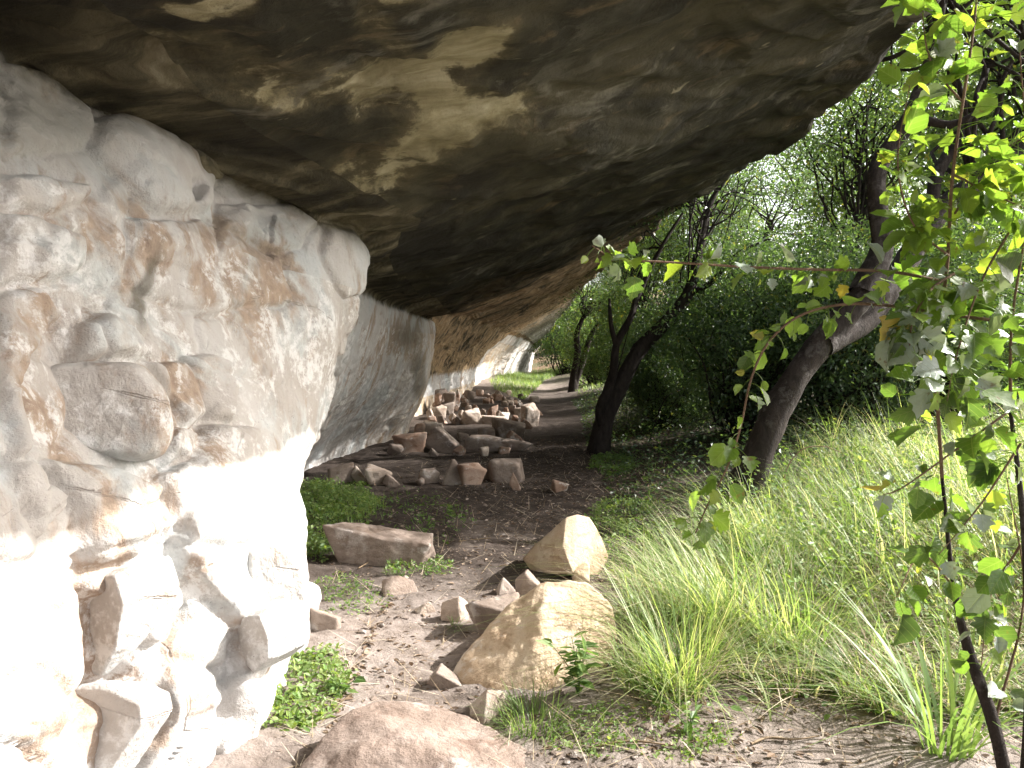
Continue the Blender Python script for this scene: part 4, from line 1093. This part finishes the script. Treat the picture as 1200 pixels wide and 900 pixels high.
dup(bA, 'dark evergreen bush at the right edge behind the grass bank', at(1110, 11.8), 4.0, 1.0)
dup(bA, 'dark low bush in the shade just right of the path tree foot', at(775, 14.6), 1.2, 0.62)
dup(bB, 'pale leaved bush beyond the path on the sunny far slope', at(730, 27), 3.3, 1.15)
dup(bB, 'pale bush behind the twin stemmed far tree', at(700, 34), 5.1, 1.2)
dup(bA, 'dark evergreen bush standing tall far behind the path tree', at(800, 21.5), 5.5, 0.9)
dup(bA, 'dark evergreen bush far back left of the leaning tree', at(905, 17.5), 0.7, 1.15)
dup(bB, 'round pale bush on the slope beyond the end of the shelter', at(668, 52), 0.9, 2.0)
dup(bA, 'dark bush on the slope straight above the path end', at(705, 56), 2.9, 1.9)
dup(bB, 'pale bush at the far edge of the bright grass', at(728, 44), 4.2, 1.7)
dup(bA, 'dark scrub bush highest on the far slope', at(650, 74), 1.1, 2.2)
dup(bB, 'pale leaved bush high behind the leaning tree fork', at(1010, 16.5), 1.9, 1.5)
dup(bB, 'pale bush far back at the right edge of view', at(1180, 16), 0.4, 1.5)

def make_tree(name, label, loc, seed, h, cr, ncl, per, leaf, mat, group=None):
    e = empty(name, loc, label, 'tree', group)
    r = np.random.default_rng(seed)
    top = np.array([r.normal(0, .3), r.normal(0, .3), h * .62])
    g, cc = crown_geo(seed, (top[0], top[1], h - cr[2]), cr, ncl, per, leaf, .30, .2, low=-.85)
    tr = [limb((0, 0, -.2), top, .15, .08, seed + 5, 6, .05, 10, 4)]
    build('trunk', tr, M['bark2'], e)
    build('branch', [limb(top * r.uniform(.55, 1), c, .03, .005, seed * 3 + i, 5, .12, 5, 3) for i, c in enumerate(cc[::4])], M['bark2'], e)
    build('crown', [g], M[mat], e, smooth=False)
    return e
GT = 'trees of the woodland beyond the shelter'
tA = make_tree('woodland_tree', 'tall airy light green tree behind the bend of the leaning tree', at(985, 25.5), 81, 9.0, (2.1, 2.1, 2.4), 135, 85, .095, 'light', GT)
tB = make_tree('woodland_tree', 'grey green tree with thin upright stems beside the overhang lip', at(885, 23), 82, 8.0, (2.0, 2.0, 2.6), 105, 70, .092, 'ever', GT)
dup(tA, 'airy tree at the upper right edge behind the leaning tree limbs', at(1120, 17), 2.0, 1.05)
dup(tB, 'thin tree seen through the gap under the lip', at(800, 27), 1.0, 0.95)
dup(tA, 'far pale tree in the dip between lip and woodland', at(850, 34), 4.0, 1.15)
dup(tB, 'far grey green tree behind the tall airy tree', at(1030, 29), 2.5, 1.2)
dup(tA, 'far tree low above the path end', at(745, 42), 3.0, 0.95)
dup(tB, 'dense tree at the far right corner of the wood', at(1190, 22), 3.9, 1.1)
dup(tA, 'added leafy shade tree close behind the twin stemmed far tree', at(757, 25), 2.7, .72)  # added to keep direct sun off the far wall
dup(tA, 'added leafy shade tree beyond the path tree nearer the far slope', at(735, 33), 5.9, .8)  # added, its crown shades the far wall further along
dup(tA, 'added slim leafy shade tree beyond the path tree, left of the grey green tree', at(795, 24.6), 0.6, .80)  # added to shade the foot of the far wall
dup(tB, 'added loose leafy shade tree in the gap above the path end', at(752, 28.8), 3.3, .82)  # added to block sun from the far wall strip
# trees whose crowns throw the deep shade over the inner path
dup(tA, 'shade tree standing right of the leaning tree', (7.3, 11.0, gz(7.3, 11.0)), 5.2, .95)
dup(tA, 'shade tree behind the evergreen bush at right edge', (6.6, 15.6, gz(6.6, 15.6)), .3, .9)

# bush hanging from the lip
lp = P(790, 232, 13.4)
hb = empty('hanging_bush', lp, 'dark scrubby bush clinging under the rock lip', 'bush')
g, cc = crown_geo(91, (0, 0, -.05), (.45, .5, .32), 26, 40, .045, .12)
build('foliage', [g], M['ever'], hb, smooth=False)
build('stem', [limb((0.25, 0, .35), c, .012, .003, 300 + i, 5, .15, 5, 3) for i, c in enumerate(cc[::2])], M['bark2'], hb)

# ------------------------------------------------------------------ the sapling at the right edge
sb = P(1188, 930, 2.55); sb[2] = gz(sb[0], sb[1])
sp = empty('poplar_sapling', sb, 'leafy sapling with lobed yellow green leaves reaching in from the right edge', 'sapling')
rs = np.random.default_rng(33)
stems = {
 'a': ([(1188,960,2.55),(1165,850,2.58),(1136,765,2.62),(1118,690,2.65),(1104,560,2.65),(1098,430,2.6),(1110,310,2.55),(1117,200,2.5),(1140,40,2.5),(1150,-70,2.5)], [.024, .021, .016, .009, .006, .0055, .0055, .005, .004, .002]),
 'b': ([(1198,960,2.45),(1206,800,2.45),(1200,620,2.45),(1184,480,2.5),(1186,375,2.5),(1205,230,2.5),(1195,60,2.5)], [.016, .013, .010, .006, .004, .003, .002]),
}
brs = {
 'b1': ([(1106,330,2.56),(1040,318,2.52),(960,316,2.48),(880,313,2.44),(780,307,2.4),(722,303,2.38),(694,288,2.36)], .0055),
 'b2': ([(1184,378,2.5),(1100,367,2.48),(1040,358,2.45),(985,357,2.42),(935,371,2.4),(900,402,2.38),(880,445,2.36),(868,500,2.35),(852,548,2.34),(830,590,2.33),(815,625,2.32)], .0055),
 'b3': ([(1119,250,2.5),(1160,190,2.55),(1230,140,2.6)], .004),
 'b4': ([(1112,300,2.54),(1070,262,2.45),(1052,190,2.4),(1066,100,2.4)], .004),
 'b5': ([(1125,316,2.5),(1090,340,2.4),(1070,375,2.36),(1066,405,2.35)], .005),
 'b6': ([(1196,520,2.45),(1150,590,2.4),(1100,650,2.35)], .004),
 'b7': ([(1128,120,2.5),(1090,70,2.5),(1078,-10,2.5)], .004),
 'b8': ([(1118,205,2.5),(1180,235,2.45),(1240,260,2.4)], .004),
 'b9': ([(1185,480,2.48),(1130,520,2.4),(1060,570,2.36),(1035,580,2.35)], .004),
 'b10': ([(1120,690,2.65),(1080,650,2.6),(1050,700,2.5)], .004),
 'b11': ([(1190,260,2.5),(1150,330,2.4),(1120,420,2.35),(1110,470,2.3)], .004),
 'b12': ([(1165,850,2.58),(1200,700,2.7),(1180,560,2.8)], .005),
 'b13': ([(1195,640,2.45),(1160,700,2.5),(1150,780,2.5)], .004),
}
build('trunk', [tube_geo(traced(stems['a'][0][:5]), stems['a'][1][:5], 10, 5, .14, 2), tube_geo(traced(stems['b'][0][:4]), stems['b'][1][:4], 10, 5, .14, 3)], M['bark'], sp, loc=sb)
build('stem', [tube_geo(traced(p[4 - k:]), r[4 - k:], 10, 5, .08, 2) for k, (p, r) in enumerate(stems.values())], M['twig'], sp, loc=sb)
geo = []
dens = {'b1': 58, 'b2': 64, 'b3': 50, 'b4': 56, 'b5': 58, 'b6': 20, 'b7': 50, 'b8': 55, 'b9': 14, 'b10': 14, 'b11': 55, 'b12': 24, 'b13': 22, 'a': 130, 'b': 120}
lg = {LOBE[0].shape[0]: [], ROUND[0].shape[0]: []}
for key, n in dens.items():
    p = traced((brs.get(key) or stems[key])[0])
    if key in brs:
        build('branch', [tube_geo(p, [brs[key][1], brs[key][1] * .35], 7, 5)], M['twig'], sp, loc=sb)
    lo_t = 0.08 if key in brs else 0.30
    if key in ('a', 'b'): lo_t = .42
    t = rs.uniform(lo_t, 1.0, n) * (len(p) - 1); i = np.clip(t.astype(int), 0, len(p) - 2); u = (t - i)[:, None]
    q = p[i] * (1 - u) + p[i + 1] * u
    dirn = p[i + 1] - p[i]; dirn /= np.linalg.norm(dirn, axis=1)[:, None]
    side = rs.normal(size=(n, 3)); side -= dirn * (side * dirn).sum(1)[:, None]; side /= np.linalg.norm(side, axis=1)[:, None]
    wide = {'a': .13, 'b': .13, 'b11': .10, 'b3': .09, 'b8': .09}.get(key, .045)
    pet = rs.uniform(.3, 1.0, n) * wide
    base_ = q + side * pet[:, None] + dirn * rs.uniform(0, .03, n)[:, None] + np.array([0, 0, -.006])
    geo += [tube_geo([a, (a + c) / 2 + np.array([0, 0, .004]), c], [.0013, .001], 4, 2) for a, c in zip(q, base_)]
    ax = side * 0.7 + dirn * 0.45 + np.array([0, 0, -.45]) + rs.normal(0, .35, (n, 3))
    nr = np.array([0.35, -.35, .85]) + rs.normal(0, .6, (n, 3))
    nr -= ax * (nr * ax).sum(1)[:, None] / (ax * ax).sum(1)[:, None]; nr /= np.linalg.norm(nr, axis=1)[:, None]
    small = {'b2': .72, 'b1': .9}.get(key, 1.0)
    ln = (.05 + .055 * rs.random(n) ** 1.6) * small * np.where(q[:, 2] > 1.75, .85, 1.0); wd = ln * rs.uniform(.80, .98, n)
    up_ = q[:, 2] > 1.75
    rv = np.clip(rs.normal(.40, .2, n) + .28 * up_ + (0.12 if key == 'b2' else 0), 0.15, .9); rv = np.where(rs.random(n) < {'b1': .40, 'b5': .45, 'b11': .30, 'b9': .3, 'b6': .25, 'b12': .2, 'b13': .2}.get(key, .05), rs.uniform(0, .1, n), rv); ln *= np.where(rs.random(n) < .3, rs.uniform(.5, .8, n), 1.0); wd = ln * rs.uniform(.72, .98, n); rv = np.where(rs.random(n) < .02, rs.uniform(.92, 1, n), rv)  # a share of leaves takes the painted sheen colours
    useL = rs.random(n) < (0.85 if key in ('b1', 'b5', 'b11', 'b6', 'b9') else .35)
    for tm, mk in ((LOBE, useL), (ROUND, ~useL)):
        if mk.sum(): lg[tm[0].shape[0]].append(leaf_geo(base_[mk], ax[mk], ln[mk], wd[mk], tm, rv[mk], None, nr[mk], rs.uniform(.6, 3.6, int(mk.sum()))))
lv = build('leaves', [x for v in lg.values() for x in v] + [(v, f, a + .75) for v, f, a in geo], M['sap'], sp, smooth=True, loc=sb)
ntl = sum(len(v) for v, f, a in geo)
for nm_, ci_ in (('leaf_along', 0), ('leaf_across', 1)):
    arr = np.concatenate([np.tile(tm[0][:, ci_], len(x[0]) // len(tm[0])) for tm in (LOBE, ROUND) for x in lg[tm[0].shape[0]]] + [np.full(ntl, .5)])
    at_ = lv.data.attributes.new(nm_, 'FLOAT', 'POINT')
    assert len(arr) == len(lv.data.vertices), (len(arr), len(lv.data.vertices))
    at_.data.foreach_set('value', arr.astype(np.float32))

# ------------------------------------------------------------------ grass
def tussock(name, label, loc, n, seed, ln, spread, az0=None, azs=3.2, rlo=.15, rhi=.95, wd=.006, group='grass tussocks'):
    r = np.random.default_rng(seed)
    a = r.uniform(0, 6.28, n); rad = spread * np.sqrt(r.random(n))
    b_ = np.stack([rad * np.cos(a), rad * np.sin(a), np.full(n, -.02)], 1)
    az = (a + r.normal(0, .5, n)) if az0 is None else r.normal(az0, azs, n)
    L = ln * r.uniform(.45, 1.15, n)
    g = blades(b_, L, wd * r.uniform(.6, 1.4, n), az, r.uniform(.05, .65, n), r.uniform(.15, 1.05, n) ** 1.1, r.uniform(rlo, rhi, n))
    o = build(name, [g], M['grass'], smooth=True)
    o.location = [float(v) for v in loc]
    return tag(o, label, 'grass tussock', group)
tussock('grass_tussock', 'tall arching grass tussock against the right side of the large tan boulder', G(800, 806), 330, 1, .60, .13, rhi=.95, wd=.005)
tussock('grass_tussock', 'grass tussock with long pale blades arching left beside the upright boulder', G(835, 745), 340, 2, .75, .18, math.pi * .95, 1.0)
tussock('grass_tussock', 'pale grass tussock behind the bare soil in the middle of the bank', G(930, 760), 300, 3, .66, .20)
tussock('grass_tussock', 'low bright grass tuft on the soil beside the pale stone', G(625, 850), 240, 4, .17, .12, rlo=.0, rhi=.6, wd=.004)
tussock('grass_tussock', 'fluffy green tuft at the back of the bare soil', G(1010, 815), 320, 5, .30, .13, rlo=.1, rhi=.7, wd=.004)
tussock('grass_tussock', 'broad bladed green tuft before the sapling stem', G(1110, 880), 60, 6, .75, .08, rlo=.1, rhi=.5, wd=.014)
tussock('grass_tussock', 'small grass sprig beside the rounded brown stone', G(532, 736), 40, 7, .085, .02, rlo=.0, rhi=.5, wd=.004)
tussock('grass_tussock', 'tall pale tussock at the foot of the leaning tree', G(885, 655), 320, 8, .8, .22, math.pi * 1.1, 1.2)

def in_bank(n, seed):
    r = np.random.default_rng(seed); out = []
    while len(out) < n:
        d = 3.25 + 7.0 * r.random() ** 1.25; x = r.uniform(.45, .66 * d + .6)
        edge = np.interp(d, [3.2, 3.6, 4.5, 5.5, 6.2, 7.2, 8.5, 10.5], [.62, .55, .62, .78, 1.15, 1.95, 2.9, 4.3]) + .25 * noise3(np.array([[x * 1.5, d * 1.5, 2.0]]))[0]
        if x < edge: continue
        if d < 3.55 + .1 * math.sin(9 * x) and .72 < x < 1.5 and r.random() < .93: continue
        out.append((x, d))
    q = np.array(out); return np.column_stack([q, ground_z(q[:, 0], q[:, 1])]), r
b_, r = in_bank(10500, 9)
n = len(b_)
lowb = 1 - .6 * sstep(5.0, 5.8, b_[:, 1]) * sstep(2.7, 2.2, b_[:, 0])
hh = .26 + .66 * sstep(.7, 1.8, b_[:, 0]) * sstep(3.7, 5.0, b_[:, 1]) * (.6 + .5 * noise3(b_ * 1.1 + 8)) * lowb
patchn = noise3(b_ * 1.8 + 3)
rv = np.clip(.55 + .4 * patchn + r.normal(0, .28, n), 0, 1)
az_ = None
gA = blades(b_ - np.array([0, 0, .02]), hh * r.uniform(.45, 1.2, n), .0065 * r.uniform(.5, 1.7, n), np.where(r.random(n) < .55, r.normal(2.9, .7, n), r.uniform(0, 6.28, n)), r.uniform(.02, .75, n), r.uniform(.05, 1.0, n) ** 1.1, rv)
tag(build('tall_grass', [gA], M['grass']), 'tall green and straw coloured grass covering the sunny bank', 'grass', kind='stuff')
# dead straw lying about
b_, r = in_bank(4600, 10); n = len(b_)
gS = blades(b_ + np.array([0, 0, .02]), r.uniform(.15, .5, n), .004 * r.uniform(.6, 1.5, n), r.uniform(0, 6.28, n), r.uniform(.8, 1.5, n), r.uniform(0, .2, n), r.random(n))
# broad-leaved undergrowth in the bank
b_, r = in_bank(11000, 11); n = len(b_)
pos = b_ + np.stack([r.normal(0, .02, n), r.normal(0, .02, n), .03 + .48 * r.random(n) ** 1.2 * sstep(.7, 1.7, b_[:, 0]) * sstep(3.5, 4.6, b_[:, 1])], 1)
ax = r.normal(size=(n, 3)) * np.array([1, 1, .35]); L = r.uniform(.02, .055, n)
gH = leaf_geo(pos, ax, L, L * r.uniform(.5, .8, n), OVAL, np.clip(r.normal(.62, .28, n), 0, 1), r.uniform(-.6, .6, n))
tag(build('undergrowth', [gH], M['weed'], smooth=False), 'low broad leaved undergrowth between the grass blades', 'undergrowth', kind='stuff')
# straw and twigs on bare soil
r = np.random.default_rng(14); n = 1500
d = r.uniform(2.7, 12, n); x = path_x(d) + r.normal(.4, 1.0, n); x = np.where(d < 5, np.maximum(x, -.8), x)
bs = np.stack([x, d, ground_z(x, d) + .006], 1)
gS2 = blades(bs, r.uniform(.04, .22, n), .0035 * r.uniform(.6, 1.6, n), r.uniform(0, 6.28, n), r.uniform(.95, 1.5, n), np.zeros(n), r.random(n), 3)
tag(build('dry_straw', [gS, gS2], M['straw']), 'dry straw and grass stems strewn over the soil', 'straw', kind='stuff')
# dead leaves under trees
n = 9500; d = 2.9 + 12 * r.random(n); x = np.where(r.random(n) < .6, path_x(d) + .9 + np.abs(r.normal(0, 1.2, n)), path_x(d) + r.normal(0, .7, n))
x = np.where(d < 5, np.maximum(x, -.75), np.maximum(x, -2.2))
pos = np.stack([x, d, ground_z(x, d) + .008], 1); L = r.uniform(.015, .05, n)
gL = leaf_geo(pos, r.normal(size=(n, 3)) * np.array([1, 1, .12]), L, L * .5, OVAL, r.random(n) ** 1.3, r.uniform(-.4, .4, n))
tag(build('leaf_litter', [gL], M['litter'], smooth=False), 'dead leaves littering the ground under the trees', 'leaf litter', kind='stuff')

def weeds(name, label, poly, n, hmax, leaf, seed, rlo=0.0, rhi=.8, blade=0.4):
    """low weeds inside a ground polygon traced in the photo"""
    r = np.random.default_rng(seed); w = np.array([G(*q)[:2] for q in poly])
    lo, hi = w.min(0), w.max(0); pts = np.zeros((0, 2))
    while len(pts) < n:
        c = r.uniform(lo, hi, (n * 2, 2)); s = poly_sd(c[:, 0], c[:, 1], w)
        s = s + .10 * noise3(np.column_stack([c * 4, np.full(len(c), seed)]))
        den = noise3(np.column_stack([c * 5, np.full(len(c), seed + 9.)]))
        pts = np.concatenate([pts, c[(s > -.02) & (den > r.uniform(-.7, .3, len(c)))]])
    pts = pts[:n]; z = ground_z(pts[:, 0], pts[:, 1])
    hm = hmax * (.55 + .6 * noise3(np.column_stack([pts * 3, z * 0 + 1.5]))).clip(.2, 1)
    pos = np.column_stack([pts + r.normal(0, .012, (n, 2)), z + hm * r.random(n) ** .8])
    L = leaf * r.uniform(.5, 1.3, n)
    ax = r.normal(size=(n, 3)) * np.array([1, 1, .5]) + np.array([0, 0, .25])
    geos = [leaf_geo(pos, ax, L, L * r.uniform(.45, .75, n), OVAL, r.uniform(rlo, rhi, n), r.uniform(-.7, .7, n))]
    k = int(n * blade)
    if k:
        geos.append(blades(np.column_stack([pts[:k], z[:k] - .01]), hm[:k] * 1.35 * r.uniform(.6, 1.2, k), .004 * r.uniform(.6, 1.4, k), r.uniform(0, 6.28, k), r.uniform(.05, .5, k), r.uniform(.0, .5, k), r.uniform(rlo, rhi, k), 4))
    return tag(build(name, geos, M['weed'], smooth=False), label, 'weeds', kind='stuff')
weeds('weeds', 'thick green weeds growing at the wall foot in the bay behind the buttress', [(322,655),(335,600),(352,570),(392,568),(430,575),(445,595),(432,620),(400,640),(380,660)], 4200, .17, .038, 1, .25, 1.0)
weeds('weeds', 'bright yellow green weeds at the wall foot beside the flat boulder', [(298,850),(310,800),(345,765),(388,770),(402,795),(395,830),(350,855)], 1300, .085, .032, 2, .55, 1.0, .25)
weeds('weeds', 'thin weeds sprouting around the long flat slab', [(450,672),(468,655),(515,650),(530,668),(500,680)], 420, .06, .03, 3, .2, .9)
weeds('weeds', 'sparse weeds on pale dirt left of the path', [(355,690),(400,672),(455,695),(450,715),(385,720)], 420, .05, .026, 4, .3, 1.0)
weeds('weeds', 'sparse seedlings in the shade of the inner path', [(430,600),(470,575),(540,590),(560,612),(520,640),(450,625)], 330, .10, .035, 5, .1, .6)
weeds('weeds', 'green weeds at the edge of the grass behind the upright boulder', [(700,650),(690,615),(700,590),(760,590),(800,620),(770,680),(715,690)], 2200, .15, .034, 6, .2, 1.0)
weeds('weeds', 'low weeds in the soil before the tall tussock', [(640,880),(660,835),(730,825),(800,850),(860,860),(800,895)], 650, .045, .022, 7, .4, 1.0, .9)
weeds('weeds', 'small weeds under the path tree', [(690,550),(700,535),(735,530),(745,548),(715,560)], 700, .12, .05, 8, .2, .8)
# far grass in the sun
r = np.random.default_rng(15); n = 9000
d = r.uniform(27, 58, n); lo_x = np.interp(d, [27, 32, 36, 45, 52, 58], [0.4, -.7, -1.0, -.2, .8, 1.6]); hi_x = np.interp(d, [27, 34, 45, 58], [.4, 1.0, 1.8, 4.0])
x = lo_x + (hi_x - lo_x) * r.random(n)
hh = np.interp(d, [27, 33, 58], [.10, .22, .5])
bs = np.stack([x, d, ground_z(x, d) - .02], 1)
side = r.random(n) < .35
bs[side, 0] = path_x(d[side]) + 1.0 + 3.5 * r.random(side.sum()); bs[:, 2] = ground_z(bs[:, 0], bs[:, 1]) - .02
gF = blades(bs, hh * r.uniform(.6, 1.3, n), .016 * r.uniform(.6, 1.5, n), r.uniform(0, 6.28, n), r.uniform(.05, .5, n), r.uniform(0, .5, n), r.uniform(.0, .7, n), 3)
tag(build('far_grass', [gF], M['grass']), 'bright sunlit grass at the far mouth of the shelter', 'grass', kind='stuff')
# ground cover below the bushes on the right
n = 14000; d = r.uniform(7.5, 26, n); x = path_x(d) + .8 + np.abs(r.normal(0, 2.2, n))
pos = np.stack([x, d, ground_z(x, d) + .5 * r.random(n) ** 2 * sstep(.8, 1.8, x - path_x(d))], 1); L = r.uniform(.03, .075, n)
gG = leaf_geo(pos, r.normal(size=(n, 3)) * np.array([1, 1, .5]), L, L * r.uniform(.45, .7, n), LEAF4, r.random(n), r.uniform(-1, 1, n))
tag(build('ground_cover', [gG], M['ever'], smooth=False), 'low leafy ground cover under the trees right of the path', 'ground cover', kind='stuff')

# ------------------------------------------------------------------ small single plants
def small_plant(label, loc, h, ns, nl, leaf, seed, name='leafy_plant'):
    r = np.random.default_rng(seed)
    e = empty(name, loc, label, 'plant')
    st, lf = [], []
    for k in range(ns):
        tip = np.array([r.normal(0, h * .35), r.normal(0, h * .3), h * r.uniform(.6, 1)])
        p = [np.zeros(3), tip * np.array([.35, .35, .55]), tip]
        st.append(tube_geo(p, [.003, .0012], 5, 4))
        t = np.linspace(.25, 1, nl)[:, None]
        q = tip * np.array([.9, .9, 1]) * t
        ax = r.normal(size=(nl, 3)) * np.array([1, 1, .3]) + np.array([0, 0, .1])
        L = leaf * r.uniform(.6, 1.2, nl)
        lf.append(leaf_geo(q, ax, L, L * .5, OVAL, r.uniform(.1, .8, nl), r.uniform(-.4, .4, nl)))
    build('stem', st, M['weed'], e); build('leaves', lf, M['weed'], e, smooth=False)
    return e
small_plant('broad leaved green plant growing in front of the large tan boulder', G(678, 815), .28, 7, 9, .085, 1)
small_plant('small dark green plant in shadow of the upright boulder', G(634, 668), .09, 5, 4, .05, 2)
small_plant('little green seedling standing in shade left of the path', G(497, 628), .16, 4, 5, .06, 3)
small_plant('little pale seedling alone in the dark middle of the path', G(527, 607), .12, 4, 5, .06, 4)
small_plant('big leaved weed at the left wall foot beside the yellow green weeds', G(402, 815), .10, 5, 4, .07, 5)
small_plant('small leafy plant on the bare soil beside the tall tussock', G(808, 862), .10, 5, 5, .05, 6)

# fallen sticks
for i, (lb, pts) in enumerate([
  ('long thin dry stick lying across the dirt near the flat slab', [(420,668),(440,655),(468,632)]),
  ('thin pale twig lying flat on the dark inner path', [(538,636),(556,634),(575,632)]),
  ('bent grey twig on the bare soil at bottom right', [(880,875),(900,868),(930,870),(960,866)]),
  ('bare dry stick on the soil below the tussock', [(690,880),(740,872),(790,878)]),
]):
    w = np.array([G(*q) for q in pts]); w[:, 2] += .012
    o = build('stick', [tube_geo(w, [.005, .003], 6, 5, .2, i)], M['straw'], loc=w[0]); o.location = [float(v) for v in w[0]]
    tag(o, lb, 'stick')
# bare arching twigs in the undergrowth
for i, (lb, pts) in enumerate([
  ('bare pale twig arching over the grass right of the leaning tree', [(915,590,6.8),(922,550,6.8),(940,527,6.8),(965,523,6.8),(985,530,6.8)]),
  ('thin leaning dead twig beside the path tree', [(705,500,12),(722,440,12),(738,380,12),(752,320,12)]),
  ('dark dead stem rising among the evergreen bushes', [(760,520,13),(778,470,13),(800,455,13.2),(815,440,13.4)]),
]):
    w = traced(pts)
    o = build('bare_twig', [tube_geo(w, [.012 if i else .006, .004], 6, 5, .1, i)], M['straw'] if i == 0 else M['bark2'], loc=w[0]); o.location = [float(v) for v in w[0]]
    tag(o, lb, 'twig')

# ------------------------------------------------------------------ light, sky, camera
SUN_EL = math.radians(34.6)
SUN_AZ = math.radians(13)
sd = np.array([math.cos(SUN_AZ) * math.cos(SUN_EL), math.sin(SUN_AZ) * math.cos(SUN_EL), math.sin(SUN_EL)])   # towards the sun
w = bpy.data.worlds.new("World"); SC.world = w; w.use_nodes = True
nt = w.node_tree; nt.nodes.clear()
sky = nt.nodes.new('ShaderNodeTexSky'); sky.sky_type = 'NISHITA'; sky.sun_disc = False
sky.sun_elevation = SUN_EL; sky.sun_rotation = math.atan2(sd[0], sd[1]); sky.dust_density = 5.0; sky.ozone_density = 0.4; sky.air_density = 1.0
bg = nt.nodes.new('ShaderNodeBackground'); bg.inputs[1].default_value = 0.15
wo = nt.nodes.new('ShaderNodeOutputWorld')
hs = nt.nodes.new('ShaderNodeHueSaturation'); hs.inputs['Saturation'].default_value = 0.45; hs.inputs['Value'].default_value = 1.1
nt.links.new(sky.outputs[0], hs.inputs['Color']); nt.links.new(hs.outputs[0], bg.inputs[0]); nt.links.new(bg.outputs[0], wo.inputs[0])
L = bpy.data.lights.new('sun', 'SUN'); L.energy = 5.0; L.angle = math.radians(0.6); L.color = (1.0, 0.965, 0.92)
lo = bpy.data.objects.new('sun', L); COL.objects.link(lo)
lo.rotation_euler = Vector((-sd[0], -sd[1], -sd[2])).to_track_quat('-Z', 'Y').to_euler()
cd = bpy.data.cameras.new('camera'); cd.sensor_width = 36; cd.lens = F / 1200 * 36; cd.clip_end = 2000; cd.clip_start = .05
co = bpy.data.objects.new('camera', cd); COL.objects.link(co)
co.location = (0, 0, H); co.rotation_euler = (math.pi / 2 - PITCH, 0, 0)
SC.camera = co
SC.view_settings.view_transform = 'Standard'; SC.view_settings.look = 'None'
SC.view_settings.exposure = 1.55; SC.view_settings.gamma = 1; SC.view_settings.use_curve_mapping = False
SC.render.engine = 'CYCLES'
SC.cycles.max_bounces = 5; SC.cycles.diffuse_bounces = 4; SC.cycles.glossy_bounces = 2; SC.cycles.transmission_bounces = 3
